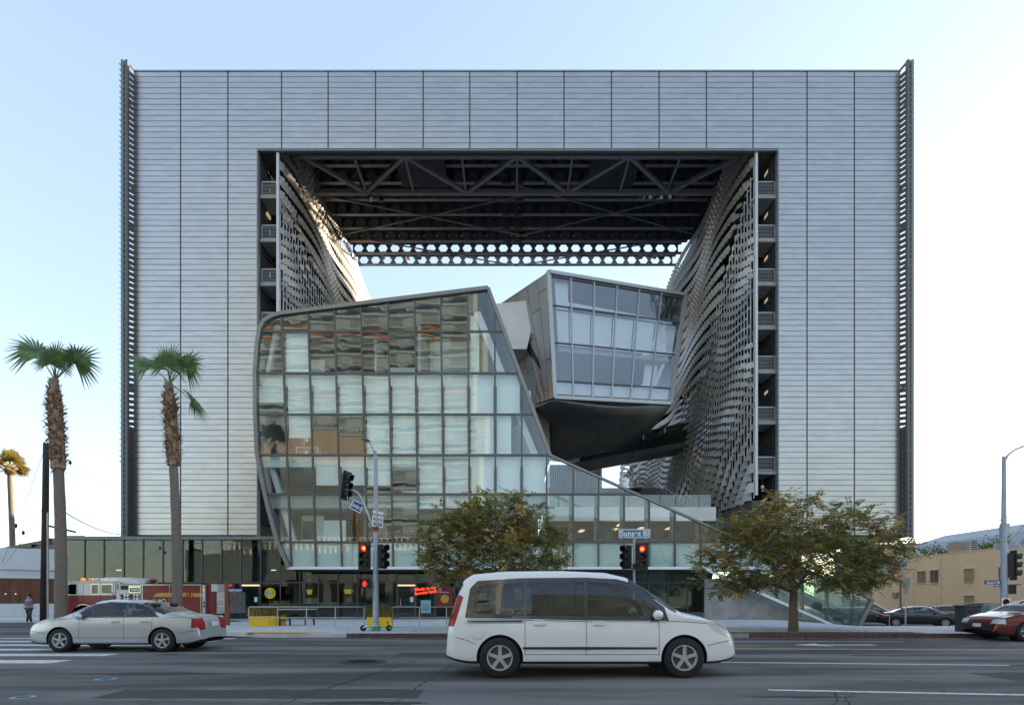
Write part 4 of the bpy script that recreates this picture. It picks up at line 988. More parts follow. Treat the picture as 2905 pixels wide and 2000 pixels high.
# cream building on the right, its long wall running away from the camera
cb = empty('cream_building', (45, 60, 0)); cb.location = (0, 0, 0); tag(cb, 'long cream stucco building with small square windows at right', 'building')
XW = 45.0
bx('wall', 'cream', cb, XW, XW + 16, 30, 64.3, -.45, CH + 4.72); bx('low_wing', 'cream', cb, XW - .02, XW + 16, 64.3, 84, -.45, CH + 3.25)
bx('coping', 'cream', cb, XW - .05, XW + .4, 30, 64.35, CH + 4.72, CH + 4.80)
def yat(px): return XW * F / (px - CX)
def cwin(px0, px1, py0, py1, m, bars=False):
    ya, yb = yat(px1), yat(px0); ym = (ya + yb) / 2; z0, z1 = WZ(py1, ym), WZ(py0, ym)
    w = empty('window', (0, 0, 0), parent=cb)
    bx('reveal', 'joint', w, XW - .012, XW + .02, ya, yb, z0, z1); bx('pane', m, w, XW - .02, XW - .013, ya + .06, yb - .06, z0 + .06, z1 - .06)
    bx('frame', 'win_frame', w, XW - .05, XW - .01, ya, ya + .07, z0, z1); bx('frame', 'win_frame', w, XW - .05, XW - .01, yb - .07, yb, z0, z1)
    bx('lintel', 'cream', w, XW - .10, XW + .02, ya - .05, yb + .05, z1, z1 + .08); bx('sill', 'cream', w, XW - .10, XW + .02, ya - .05, yb + .05, z0 - .08, z0)
    bx('sash', 'win_frame', w, XW - .045, XW - .02, ym - .03, ym + .03, z0, z1)
    if bars:
        for k in range(5): bx('glazing_bar', 'win_frame', w, XW - .04, XW - .02, ya, yb, z0 + (z1-z0)*(k+.5)/5 - .02, z0 + (z1-z0)*(k+.5)/5 + .02)
for a in ((2603, 2626, 1620, 1653, 'win_dark'), (2639, 2663, 1617, 1652, 'win_dark'), (2736, 2763, 1613, 1650, 'win_yellow'), (2736, 2764, 1689, 1726, 'win_yellow', True), (2834, 2850, 1608, 1646, 'win_dark')): cwin(*a)
for px in (2592, 2667): MB().tube([(XW - .06, yat(px), -.4), (XW - .06, yat(px), CH + 4.5)], .05, 8).build('downpipe', 'cream', cb)
MB().box(XW - .25, XW, yat(2541) - .5, yat(2541) + .3, WZ(1694, yat(2541)), WZ(1680, yat(2541))).build('meter_box', 'sign_grey', cb); MB().tube([(XW - .08, yat(2556), -.4), (XW - .08, yat(2556), 3.4), (XW - .08, yat(2550), 3.6)], .06, 8).build('conduit', 'roof_brown', cb)
# things beyond the cream roof
fg = empty('grey_block', (0, 0, 0)); tag(fg, 'pale grey flat block beyond the cream building', 'building'); bx('wall', 'far_grey', fg, WX(2560, 95), WX(2740, 95), 95, 115, -.4, WZ(1541, 95)); bx('parapet', 'stucco_white', fg, WX(2660, 94), WX(2735, 94), 94, 96, WZ(1541, 94), WZ(1530, 94))
hd = MB(); hq = random.Random(3)
for _ in range(1400):
    t = hq.random(); p = Vector((XW + 2 + hq.uniform(-.9, .9), 53 + t * 11, CH + 4.8 + abs(hq.gauss(0, .55)) * (.5 + .5 * math.sin(t * 9))))
    d1 = Vector((hq.uniform(-1, 1), hq.uniform(-1, 1), hq.uniform(-1, 1))).normalized() * .16; d2 = Vector((hq.uniform(-1, 1), hq.uniform(-1, 1), hq.uniform(-1, 1))).normalized() * .16
    hd.add([p, p + d1, p + d1 + d2, p + d2], [(0,1,2,3)])
hb = hd.build('roof_shrubs', 'hedge'); tag(hb, 'clump of green shrubs showing above the cream roof', 'shrub')
for i, (a, b, s) in enumerate(((2722, 2744, 'left grey air handler on the cream roof'), (2752, 2775, 'right grey air handler on the cream roof'))):
    u = empty('air_handler', (0, 0, 0)); tag(u, s, 'air handler', 'air handlers on the cream roof'); Yu = 57 - i * 1.5
    bx('case', 'far_grey', u, WX(a, Yu), WX(b, Yu), Yu, Yu + 1.5, CH + 4.7, WZ(1535, Yu))
    for k in range(5): bx('louvre', 'steel_dark', u, WX(a, Yu) + .1, WX(b, Yu) - .1, Yu - .03, Yu - .005, CH + 4.9 + k*.2, CH + 5.0 + k*.2)
vr = empty('vaulted_roof_hall', (0, 0, 0)); tag(vr, 'hall with pale blue-grey curved roof behind the right signal pole', 'building')
MB().prism([(58, 66, 0), (58, 66, 7.0), (61, 66, 9.6), (66, 66, 11.2), (80, 66, 11.5), (80, 66, 0)], (0, 20, 0)).build('roof', 'far_blue', vr, fix=True); bx('ridge_band', 'stucco_white', vr, 57.9, 66, 65.7, 66, 6.6, 7.1)

ob = empty('sun_blocker', (0, 0, 0)); tag(ob, 'plain unseen block added beyond the right edge to shade the road', 'building'); bx('wall', 'far_grey', ob, 63, 90, 14, 66, -.45, 17)  # unseen block, added to keep the low sun off the road
for k in range(20): bx('window', 'win_dark', ob, 62.95, 63, 16 + (k % 5)*9.5, 22 + (k % 5)*9.5, 2 + 3.8*(k//5), 4.2 + 3.8*(k//5))
# buildings across the street, behind the camera: visible as reflections in the glazing
tw = empty('apartment_tower', (0, 0, 0)); tag(tw, 'tall beige balcony tower across the street, mirrored in the glass volume', 'building')
tx0, tx1, ty = -54.0, -6.5, -34.0
bx('wall', 'tower_wall', tw, tx0, tx1, ty - 16, ty, 0, 78)
wm_ = MB().box(-1.5, 1.5, 0, .06, -.95, .95).mesh('window', 'tower_window'); sm_ = MB().box(-2.0, 2.0, 0, 1.3, -.12, .12).mesh('balcony', 'tower_slab')
rm_ = MB()
for k in range(15): rm_.box(-1.95 + k*.27, -1.92 + k*.27, 1.24, 1.27, .12, 1.1)
rm_.box(-2, 2, 1.22, 1.29, 1.08, 1.14); rm_ = rm_.mesh('railing', 'white_paint')
for fl_ in range(20):
    z = 5.2 + fl_ * 3.6
    for b in range(8):
        x = tx1 - 3.4 - b * 5.8; o = link('window', wm_, tw); o.location = (x, ty, z + 1.2)
        if fl_ < 16: o = link('balcony', sm_, tw); o.location = (x, ty, z - .1); o = link('railing', rm_, tw); o.location = (x, ty, z - .1)
    bx('string_course', 'tower_slab', tw, tx0 - .1, tx1 + .1, ty, ty + .25, z - 1.25, z - .95)
MB().tube([(tx0 + 4 + k*1.1, ty + 2.0 + .5*math.sin(k*.9), 50.5 + .35*math.sin(k*1.25)) for k in range(34)], .20, 6).build('sign_band', 'tower_orange', tw)
MB().bar((tx0 + 8, ty + 1.8, 39.6), (tx1 + .5, ty + 1.8, 39.4), .25, .3).build('sign_band', 'tower_orange', tw)
bx('lower_block', 'cream_muted', tw, tx0, -27, ty, ty + 2.2, 26.6, 32.3); bx('lower_block', 'arcade', tw, tx0, -27.2, ty, ty + 2.0, 0, 26.6); bx('coping', 'tower_slab', tw, tx0, -26.9, ty, ty + 2.4, 32.3, 32.6)
for k in range(54): bx('baluster', 'tower_slab', tw, tx0 + k*.5, tx0 + .12 + k*.5, ty + 2.0, ty + 2.2, 32.6, 34.2)
lb_ = empty('cream_arcade', (0, 0, 0)); tag(lb_, 'low cream building with balustrade across the street, mirrored in glass', 'building')
bx('wall', 'arcade', lb_, -60, 1.0, -30, -27, 0, 10.5); bx('wall', 'arcade', lb_, 1.2, 60, -31, -28, 0, 15.5)
for k in range(60): bx('baluster', 'slab_white', lb_, -58 + k*.95, -57.75 + k*.95, -27.3, -27.1, 10.5, 11.7)
bx('coping', 'slab_white', lb_, -60, 1, -27.4, -27.0, 11.7, 11.9)
for k in range(14): bx('window', 'win_dark', lb_, 3 + k*4, 5.2 + k*4, -27.99, -27.9, 3.5, 6.2)
for k in range(14): bx('window', 'win_dark', lb_, -57 + k*4, -54.6 + k*4, -26.99, -26.9, 1.0, 4.6)

# ================================================================ TREES AND PALMS
def leaf_tree(name, label, base, trunk_pts, crown_c, crown_r, n_clump, per, seed, fork, lsize=.15, tilt=0.0):
    q = random.Random(seed); e = empty(name, base); tag(e, label, 'tree', 'street trees on the pavement')
    b = Vector(base); nodes = []; mbw = MB()
    tp = [Vector(p) - b for p in trunk_pts]; mbw.tube(tp, [.21, .17, .155, .15][:len(tp)], 10); fk = tp[-1]
    segs = []; nodes.append((fk, .13))
    cl = []
    while len(cl) < n_clump:
        x, y, z = (q.uniform(-1, 1) for _ in range(3)); rr = x*x + y*y + z*z
        if rr > 1 or rr < .10 and q.random() < .7: continue
        if z < -.35 - .5 * abs(x): continue
        # ragged outline
        sc = 1 + .16 * math.sin(5*x + seed) * math.cos(4*z + 2*y)
        p = Vector((crown_c[0] + x * crown_r[0] * sc, crown_c[1] + y * crown_r[1] * sc, crown_c[2] + z * crown_r[2] * sc + tilt * x)) - b
        cl.append((p, rr))
    cl.sort(key=lambda c: (c[0] - fk).length)
    for p, rr in cl:
        cand = sorted(nodes, key=lambda n: (n[0] - p).length + .45 * (n[0] - fk).length)[:4]; n0, r0 = cand[0]
        mid = n0.lerp(p, .5) + Vector((q.uniform(-.18, .18), q.uniform(-.18, .18), q.uniform(.0, .22)))
        r1 = max(.010, r0 * .62); mbw.tube([n0, mid, p], [r1 * 1.1, r1 * .85, r1 * .6], 5, cap=False)
        nodes.append((mid, r1 * .9)); nodes.append((p, r1 * .7))
    mbw.build('trunk', 'bark', e, smooth=True)
    mb = MB()
    top = max(c[0].z for c in cl); bot = min(c[0].z for c in cl)
    for p, rr in cl:
        hf = (p.z - bot) / (top - bot); tone = q.random(); cr = q.uniform(.30, .75)
        warm = q.random() < (.20 + .34 * hf)
        for _ in range(max(3, int(per / 9 * q.uniform(.7, 1.4)))):
            a = q.uniform(0, 6.283); v = Vector((math.cos(a), math.sin(a), q.uniform(-.5, .8))).normalized()
            o0 = p + v * cr * q.uniform(0, .55); dr = (v + Vector((q.uniform(-.5, .5), q.uniform(-.5, .5), q.uniform(-.55, .25)))).normalized(); TL_ = q.uniform(.32, .62) * lsize / .2
            sd_ = dr.cross(Vector((q.uniform(-.3, .3), q.uniform(-.3, .3), 1)))
            if sd_.length < .1: continue
            sd_.normalize(); nn = sd_.cross(dr).normalized(); tw_ = .005; e0 = o0 + dr * TL_ - Vector((0, 0, .10 * TL_))
            mb.add([o0 - sd_*tw_, o0 + sd_*tw_, e0 + nn*.002], [(0,1,2)], 4)
            t = q.random()
            if warm: base = 3 if t < .45 else (2 if t < .62 else 1)
            else: base = 2 if t < .10 + (.08 if hf < .4 else 0) else (1 if t < .45 else 0)
            for k in range(5):
                c0 = o0.lerp(e0, .22 + .19 * k)
                for sg in (-1, 1):
                    L = lsize * q.uniform(.62, .95) * (1 - .07 * k); w = L * .30; ld = (sd_ * sg * .9 + dr * .55 + Vector((0, 0, q.uniform(-.45, .1)))).normalized(); wd = ld.cross(nn).normalized() * w
                    mi = base if q.random() < .8 else q.choice((0, 1))
                    mb.add([c0, c0 + ld*L*.5 + wd, c0 + ld*L, c0 + ld*L*.5 - wd], [(0,1,2), (0,2,3)], mi)
    o = mb.build('crown', ['leaf_green', 'leaf_mid', 'leaf_yellow', 'leaf_orange', 'bark'], e); o['kind'] = 'stuff'
b2 = gpt(2250, 1790, .15)
leaf_tree('street_tree', 'wide spreading tree with orange-tinged leaves at right of the white van', (b2.x, b2.y, .15), [(b2.x, b2.y, .1), (b2.x + .02, b2.y, .9), (b2.x, b2.y, 1.35), (b2.x + .06, b2.y + .05, 1.75)],
          W(2268, 1580, b2.y), (4.1, 3.1, 2.45), 400, 72, 11, None, .21)
b1y = 23.4; b1x = WX(1418, b1y)
leaf_tree('street_tree', 'rounded autumn-leaved tree in front of the shop, left of the van roof', (b1x, b1y, .15), [(b1x, b1y, .1), (b1x - .02, b1y, .9), (b1x + .05, b1y, 1.6), (b1x + .1, b1y, 2.3)],
          W(1396, 1550, b1y), (3.15, 2.6, 2.35), 330, 74, 23, None, .20)

def palm(label, base, top, r_base, r_shag, shag_from, fronds, seed, gold=False, fsz=1.0, tilt=None):
    q = random.Random(seed); e = empty('palm_tree', base); tag(e, label, 'palm', 'tall fan palms'); b, t = Vector(base), Vector(top) - Vector(base)
    n = 26; pts = []; rs = []
    for i in range(n):
        k = i / (n - 1); pts.append(Vector((t.x * k + .10 * math.sin(k * 4), t.y * k, t.z * k))); rs.append(r_base * (1.18 - .35 * k + (.25 if k < .03 else 0)) * (1 + .03 * math.sin(i * 2.1)))
    MB().tube(pts, rs, 14).build('trunk', 'palm_bark', e, True)
    mb = MB()
    zs = shag_from - b.z
    cnt = int(520 * (t.z - zs) / 5)
    for _ in range(cnt):
        k = q.uniform(zs / t.z, .99); c = Vector((t.x * k + .10 * math.sin(k * 4), t.y * k, t.z * k)); a = q.uniform(0, 6.283)
        f = (k - zs / t.z) / (1 - zs / t.z); rr = r_shag * (1 - .55 * max(0, (f - .72) / .28)) * (.72 + .4 * min(1, f * 6 + .2))
        o_ = Vector((math.cos(a), math.sin(a), 0)); s_ = Vector((-o_.y, o_.x, 0)); w = q.uniform(.03, .07); up_ = q.uniform(.10, .30) * (1 if q.random() < .75 else -1.2)
        p0 = c + o_ * rr * .55; p1 = c + o_ * rr * q.uniform(.92, 1.18) + Vector((0, 0, up_))
        mb.add([p0 - s_*w*1.5, p0 + s_*w*1.5, p1 + s_*w*.4 + o_*.01, p1 - s_*w*.4], [(0,1,2,3)])
    kk = [zs / t.z + (1 - zs / t.z) * i / 12 for i in range(13)]
    mb.tube([Vector((t.x*k + .10*math.sin(k*4), t.y*k, t.z*k)) for k in kk], [r_shag * .74 * (1 - .5 * max(0, (i/12 - .75) / .25)) for i in range(13)], 12)
    mb.build('leaf_base_sheath', 'palm_shag', e)
    for (az, el, ln, fs) in fronds:
        d = Vector((math.cos(R(az)) * math.cos(R(el)), math.sin(R(az)) * math.cos(R(el)) , math.sin(R(el)))); o = t + Vector((0, 0, -.05))
        pm_ = MB(); hub = o + d * ln; mid = o + d * ln * .5 + Vector((0, 0, .06)); pm_.tube([o, mid, hub], [.035, .025, .018], 5)
        side = d.cross(Vector((0, 0, 1)))
        if side.length < .2: side = Vector((1, 0, 0))
        side.normalize(); nn = side.cross(d).normalized()
        # turn the fan so that it shows its face
        if abs(nn.y) < .35: side = (side + nn * .6).normalized(); nn = side.cross(d).normalized()
        N = 28
        for k in range(N):
            a = R(-118 + 236 * k / (N - 1)); dirv = d * math.cos(a) + side * math.sin(a); L = fs * (1 - .18 * abs(math.sin(a))) * q.uniform(.9, 1.05)
            droop = Vector((0, 0, -.10 - .22 * abs(math.sin(a)) * q.uniform(.6, 1.4))) * fs; wv = dirv.cross(nn).normalized() * (.030 * fs)
            m_ = hub + dirv * L * .55; e_ = hub + dirv * L + droop * .9 + nn * q.uniform(-.05, .05)
            pm_.add([hub - wv*.4, hub + wv*.4, m_ + wv*1.15 + nn*.015*(k%2), m_ - wv*1.15, e_], [(0,1,2,3), (3,2,4)], 0)
        pm_.build('frond', 'palm_leaf_sunlit' if gold else 'palm_leaf', e)
Y1 = 27.5; pb = Vector((WX(172, Y1), Y1, 0.0)); pt = W(157, 1076, Y1)
palm('tall palm with shaggy trunk in front of the timber-fronted building', pb, pt, .23, .42, WZ(1330, Y1), [(170, 52, 1.6, 1.75), (120, 80, 1.15, 1.25), (60, 74, 1.2, 1.15), (8, 46, 1.25, 1.45), (150, 62, 1.0, 1.1), (-60, 60, .8, 1.0), (40, 60, 1.1, 1.1)], 5)
Y2 = 29.5; pb = Vector((WX(502, Y2), Y2, 0.0)); pt = W(483, 1086, Y2)
palm('palm standing against the silver facade beside the fire engine', pb, pt, .215, .40, WZ(1320, Y2), [(172, 40, 1.45, 1.55), (100, 82, 1.15, 1.40), (15, 52, 1.15, 1.35), (60, 66, 1.1, 1.3), (140, 62, 1.2, 1.2), (-6, -38, 1.5, 1.35), (-80, 70, .9, 1.15)], 8)
Y3 = 75; pb = Vector((WX(38, Y3), Y3, 0.0)); pt = W(28, 1320, Y3)
qq = random.Random(4)
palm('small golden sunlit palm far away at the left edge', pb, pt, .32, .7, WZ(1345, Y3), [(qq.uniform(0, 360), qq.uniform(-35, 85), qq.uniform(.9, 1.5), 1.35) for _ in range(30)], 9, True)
Y4 = -16; pb = Vector((-24.5, Y4, 0)); pt = Vector((-24.2, Y4, 15))
palm('palm across the street, mirrored in the left end of the glass volume', pb, pt, .25, .5, 9, [(k * 40, 35 + (k % 3) * 20, 1.3, 1.2) for k in range(9)], 12)

# ================================================================ POLES, SIGNALS, SIGNS
Yp = 23.6
def vis(mb_parent, c, ax_, r, m, n=14, L=.26):
    """open visor hood and lens looking along ax_ (unit vector)"""
    c = Vector(c); a = Vector(ax_).normalized(); up = Vector((0, 0, 1)); s = a.cross(up).normalized(); mb = MB(); vs = []; fs = []
    for k in range(n + 1):
        t = R(-35 + 250 * k / n); dv_ = s * math.cos(t) + up * math.sin(t)
        for L_, rr in ((0, r), (L * (.72 + .28 * math.sin(max(0, min(math.pi, t)))), r * 1.02), (L * (.72 + .28 * math.sin(max(0, min(math.pi, t)))), r * .92), (0, r * .9)): vs.append(c + a * L_ + dv_ * rr)
    for k in range(n):
        for j in range(4): fs.append((k*4+j, k*4+(j+1)%4, (k+1)*4+(j+1)%4, (k+1)*4+j))
    mb.add(vs, fs); mb.build('visor', 'black_plastic', mb_parent, fix=True)
    q = MB(); vs = [c + a*.03]; 
    for k in range(20): t = 2*math.pi*k/20; vs.append(c + a*.015 + (s*math.cos(t) + up*math.sin(t)) * r * .86)
    q.add(vs, [(0, 1 + k, 1 + (k+1) % 20) for k in range(20)]); o = q.build('lens', m, mb_parent, True, fix=True)
    if m == 'signal_red':
        q = MB(); vs = [c + a*.045]
        for k in range(20): t = 2*math.pi*k/20; vs.append(c + a*.036 + (s*math.cos(t) + up*math.sin(t)) * r * .5)
        q.add(vs, [(0, 1 + k, 1 + (k+1) % 20) for k in range(20)]); q.build('lamp', 'signal_core', mb_parent, True, fix=True)
def signal_head(label, c, ax_, lit=False, back=False, s=1.0, rot=0.0):
    e = empty('traffic_signal', c); tag(e, label, 'traffic light', 'traffic signal heads'); a = Vector(ax_).normalized(); up = Vector((0,0,1)); sd_ = a.cross(up).normalized()
    def bxo(nm, w, d0, d1, z0, z1, m):
        P = [sd_*sx*w/2 + a*dd + up*zz for zz in (z0, z1) for sx, dd in ((-1, d0), (1, d0), (1, d1), (-1, d1))]
        mb = MB().add(P, [(0,3,2,1),(4,5,6,7),(0,1,5,4),(1,2,6,5),(2,3,7,6),(3,0,4,7)]); return mb.build(nm, m, e, fix=True)
    for k in range(3): bxo('housing', .36*s, -.22*s, 0, (.165 - .345*k + .01)*s, (.165 + .345*(1-k) - .0)*s, 'black_plastic')
    if back: bxo('backplate', .56*s, -.05*s, -.03*s, -.62*s, .62*s, 'black_metal')
    for k in range(3):
        zc = (.345 - .345*k)*s; m = ('signal_red' if lit else 'lens_dark') if k == 0 else ('lens_dark' if k == 1 else 'lens_green')
        vis(e, a*.005 + up*zc, a, .152*s, m, L=.26*s)
    e.rotation_euler = (0, rot, 0)
    return e
def post(e, x, y, z0, z1, r0, r1, m='galv', n=14):
    MB().tube([(x, y, z0), (x, y, z0 + .25), (x, y, z0 + .26), (x, y, z1)], [r0*1.7, r0*1.6, r0, r1], n).build('pole', m, e, True)
# near-left signal and lamp pole
px = WX(1066, Yp); lp = empty('lamp_post', (px, Yp, .15)); tag(lp, 'grey street lamp post with curved signal arm beside the yellow planter', 'lamp post')
ztop = WZ(1292, Yp) - .15
post(lp, 0, 0, 0, ztop, .125, .08)
D = lambda p, q: (WX(p, Yp) - px, 0, WZ(q, Yp) - .15)
MB().tube([D(1066, 1300), D(1060, 1280), D(1055, 1267), D(1048, 1256)], [.04, .035, .03, .03], 8).build('lamp_arm', 'steel_grey', lp, True)
mbh = MB(); c0, c1 = Vector(D(1025, 1244)), Vector(D(1050, 1251)); dd = (c1 - c0).normalized()
prf = [(.02, 0), (.10, .08), (.15, .22), (.13, .32), (.05, .38)]; vs = []; 
for r_, h_ in prf:
    for k in range(12): t = 2*math.pi*k/12; vs.append(c0 + dd*h_ + Vector((0, 1, 0))*math.cos(t)*r_*1.1 + Vector((-dd.z, 0, dd.x))*math.sin(t)*r_*.45)
mbh.add(vs, [(i*12+k, i*12+(k+1)%12, (i+1)*12+(k+1)%12, (i+1)*12+k) for i in range(4) for k in range(12)] + [tuple(range(11,-1,-1)), tuple(48+k for k in range(12))]); mbh.build('luminaire', 'steel_dark', lp, True, fix=True)
MB().lathe([(.05, 0), (.05, .12), (.03, .16)], 8, c=D(1065.5, 1289)).build('photo_cell', 'steel_grey', lp)
MB().tube([D(1065, 1502), D(1057, 1488), D(1046, 1462), D(1035, 1436), D(1024, 1412), D(1014, 1397), D(1005, 1391), D(998, 1390)], [.07, .065, .06, .055, .05, .05, .045, .045], 10).build('mast_arm', 'galv', lp, True)
MB().tube([D(980, 1341), D(986, 1425), D(996, 1433)], .025, 8).build('sign_stay', 'galv', lp)
MB().lathe([(.13, 0), (.13, .16)], 12, c=D(1066, 1505)).build('clamp', 'rust_post', lp)
MB().bar(D(1048, 1548), D(1082, 1548), .04, .04).build('signal_bracket', 'black_metal', lp); MB().bar(D(1048, 1616), D(1082, 1616), .04, .04).build('signal_bracket', 'black_metal', lp); MB().bar(D(1050, 1667), D(1066, 1667), .03, .03).build('signal_bracket', 'black_metal', lp)
signal_head('lit red traffic light on the lamp post, facing the street', W(1033, 1577, Yp), (-.10, -1, 0), True, True, .96)
signal_head('dark traffic light facing right on the lamp post', W(1089, 1578, Yp), (.75, -.66, 0), False, False, .98)
signal_head('tilted dark traffic light hanging above the Gordon St sign', W(984, 1378, Yp), (.92, -.38, -.05), False, True, .98, R(7))
ps = empty('pedestrian_signal', W(1038, 1655, Yp)); tag(ps, 'pedestrian signal with red hand on the lamp post', 'signal')
MB().box(-.19, .19, -.10, .10, -.19, .19).build('housing', 'black_plastic', ps); MB().box(-.21, .21, -.24, -.10, .17, .20).build('visor', 'black_plastic', ps); MB().box(-.21, -.19, -.24, -.10, -.19, .17).build('visor', 'black_plastic', ps); MB().box(.19, .21, -.24, -.10, -.19, .17).build('visor', 'black_plastic', ps)
hand = [(-.07,-.12),(.01,-.13),(.05,-.06),(.10,.0),(.08,.02),(.04,-.02),(.05,.10),(.03,.10),(.015,.02),(.01,.13),(-.01,.13),(-.02,.02),(-.03,.11),(-.05,.11),(-.05,.01),(-.07,.07),(-.09,.07),(-.09,-.04)]
MB().prism([(x - .02, -.108, z) for x, z in hand], (0, .006, 0)).build('hand_symbol', 'hand_red', ps, fix=True)
def street_sign(name, label, c, w, h, body, size, rot=(0, 0, 0), m='sign_blue', border=True, sub=None, sx=1.0):
    e = empty(name, c); e.rotation_euler = rot; tag(e, label, 'street sign')
    MB().box(-w/2, w/2, -.008, .008, -h/2, h/2).build('plate', 'sign_white' if border else m, e)
    b_ = .035 if border else 0
    if border: MB().box(-w/2+b_, w/2-b_, -.013, -.009, -h/2+b_, h/2-b_).build('face', m, e)
    text('lettering', body, 'sign_white', e, (0, -.016, -.01), size, bold=.008 * size / .3, ext=.002, sx=sx)
    return e
street_sign('street_name_sign', 'blue street name sign reading Gordon St, hanging tilted from the mast arm', W(1012.5, 1436, Yp), .50, .40, 'Gordon St', .22, (0, R(27), R(12)), sx=.50)
dn = empty('regulatory_sign', W(1072, 1473, Yp)); dn.rotation_euler = (0, R(2), R(52)); tag(dn, 'narrow white do-not-block sign turned sideways on the lamp post', 'sign')
MB().box(-.28, .28, -.01, .01, -.33, .33).build('plate', 'sign_white', dn)
for k, s_ in enumerate(('DO NOT', 'BLOCK')): text('lettering', s_, 'black_metal', dn, (0, -.014, .18 - .19*k), (.15, .16, .075)[k], bold=.003, ext=.002)
MB().box(-.24, .24, -.0135, -.011, -.26, -.14).build('band', 'black_metal', dn); text('lettering', 'INTERSECTION', 'sign_white', dn, (0, -.016, -.20), .07, bold=.002, ext=.002)
# second signal at the middle, post hidden by the van
px2 = WX(1799, Yp); sp = empty('signal_post', (px2, Yp, .15)); tag(sp, 'signal post rising behind the white van under the Sunset Bl sign', 'signal post')
post(sp, 0, 0, 0, WZ(1525, Yp) - .15, .06, .05, 'galv')
E = lambda p, q: (WX(p, Yp) - px2, 0, WZ(q, Yp) - .15)
MB().bar(E(1780, 1548), E(1815, 1548), .04, .04).build('signal_bracket', 'black_metal', sp); MB().bar(E(1780, 1612), E(1815, 1612), .04, .04).build('signal_bracket', 'black_metal', sp)
MB().tube([E(1799, 1598), E(1799, 1614)], .08, 8).build('hub', 'black_metal', sp)
street_sign('street_name_sign', 'long blue street name sign reading Sunset Bl above the middle signal', W(1800, 1513, Yp), 1.32, .37, 'Sunset Bl', .33, m='sign_blue_light')
signal_head('lit red traffic light under the Sunset Bl sign, facing the street', W(1821, 1579, Yp), (-.02, -1, 0), True, True, .94)
signal_head('dark traffic light facing left under the Sunset Bl sign', W(1774, 1580, Yp), (-.72, -.69, 0), False, False, .96)
# right-hand signal pole
px3 = WX(2848, Yp); rp = empty('lamp_post', (px3, Yp, .15)); tag(rp, 'tall grey lamp post with curved arm at the right edge', 'lamp post')
post(rp, 0, 0, 0, WZ(1295, Yp) - .15, .14, .07)
G_ = lambda p, q: (WX(p, Yp) - px3, 0, WZ(q, Yp) - .15)
MB().tube([G_(2848, 1310), G_(2860, 1290), G_(2880, 1275), G_(2905, 1265), G_(2960, 1258), G_(3000, 1256)], [.05, .045, .04, .04, .04, .04], 8).build('lamp_arm', 'galv', rp, True)
MB().tube([G_(2848, 1535), G_(2862, 1530), G_(2905, 1490), G_(2990, 1440)], [.07, .06, .05, .045], 8).build('mast_arm', 'galv', rp, True); MB().tube([G_(2822, 1476), G_(2876, 1476), G_(2960, 1440)], .018, 6).build('stay', 'galv', rp); MB().tube([G_(2835, 1474), G_(2870, 1464), G_(2960, 1425)], .014, 6).build('stay', 'galv', rp)
MB().box(*[WX(p, Yp) - px3 for p in (2852, 2869)], .06, .3, WZ(1526, Yp) - .15, WZ(1483, Yp) - .15).build('controller_box', 'galv', rp)
bs = empty('blank_sign_board', W(2858, 1550, Yp + .3)); tag(bs, 'back of a white street sign board behind the right lamp post', 'sign'); MB().box(-.55, .55, .0, .03, -.13, .13).build('board', 'plate', bs); MB().box(-.53, .53, -.012, -.002, -.11, .11).build('face', 'far_grey', bs)
signal_head('dark traffic light facing right on the right lamp post', W(2878, 1603, Yp), (.95, -.32, 0), False, True, 1.0)
pz = empty('pedestrian_signal', W(2868, 1671, Yp)); pz.rotation_euler = (0, 0, R(65)); tag(pz, 'black pedestrian signal seen side-on at the right lamp post', 'signal'); MB().box(-.2, .2, -.12, .12, -.2, .2).build('housing', 'black_plastic', pz); MB().box(-.22, .22, -.28, -.12, .18, .21).build('visor', 'black_plastic', pz); MB().box(-.17, .17, -.13, -.121, -.17, .17).build('face', 'sign_grey', pz)
s3 = street_sign('street_name_sign', 'small blue Sunset Bl sign with block number at right lamp post', W(2817, 1651, Yp), .72, .155, 'Sunset Bl', .15, border=False)
MB().box(.06, .36, -.008, .008, -.19, -.082).build('number_plate', 'sign_blue', s3); text('lettering', '5900 W', 'sign_white', s3, (.21, -.012, -.137), .08, bold=.002, ext=.002)
nps = empty('no_pedestrian_sign', W(2854, 1712, Yp - .16)); tag(nps, 'white no-pedestrians sign with red slashed circle low on right post', 'sign')
MB().box(-.18, .18, -.008, .008, -.24, .24).build('plate', 'sign_white', nps); MB().lathe([(.145, -.014), (.145, -.010), (.118, -.010), (.118, -.014)], 28, 'y', (0, 0, .07)).build('ring', 'sign_red', nps)
MB().bar((-.09, -.017, .16), (.09, -.017, -.02), .025, .004, up=(0, 1, 0)).build('slash', 'sign_red', nps); MB().tube([(.0, -.012, .10), (-.02, -.012, .06), (.03, -.012, .0)], .012, 6).build('walker_symbol', 'black_metal', nps); MB().tube([(-.02, -.012, .06), (-.05, -.012, -.01)], .012, 6).build('walker_symbol', 'black_metal', nps); MB().lathe([(.018, -.014), (.018, -.010)], 12, 'y', (.01, 0, .135)).build('walker_head', 'black_metal', nps)
MB().bar((-.12, -.012, -.14), (.12, -.012, -.14), .05, .004, up=(0, 1, 0)).build('arrow', 'sign_grey', nps)
# parking sign on thin post in front of the black car
pk = gpt(2570, 1776, .12); pe = empty('parking_sign', (pk.x, 29, 0)); Yk = 29; pe.location = (WX(2569, Yk), Yk, -.25); tag(pe, 'back of a grey parking sign on thin post before the black car', 'sign')
zk = lambda p: WZ(p, Yk) + .25
MB().tube([(0, 0, 0), (0, 0, zk(1641))], .035, 8).build('post', 'galv', pe); MB().box(-.19, .19, -.05, -.035, zk(1667), zk(1639)).build('plate', 'sign_grey', pe); MB().box(-.125, .125, -.05, -.035, zk(1684), zk(1668)).build('lower_plate', 'sign_grey', pe)
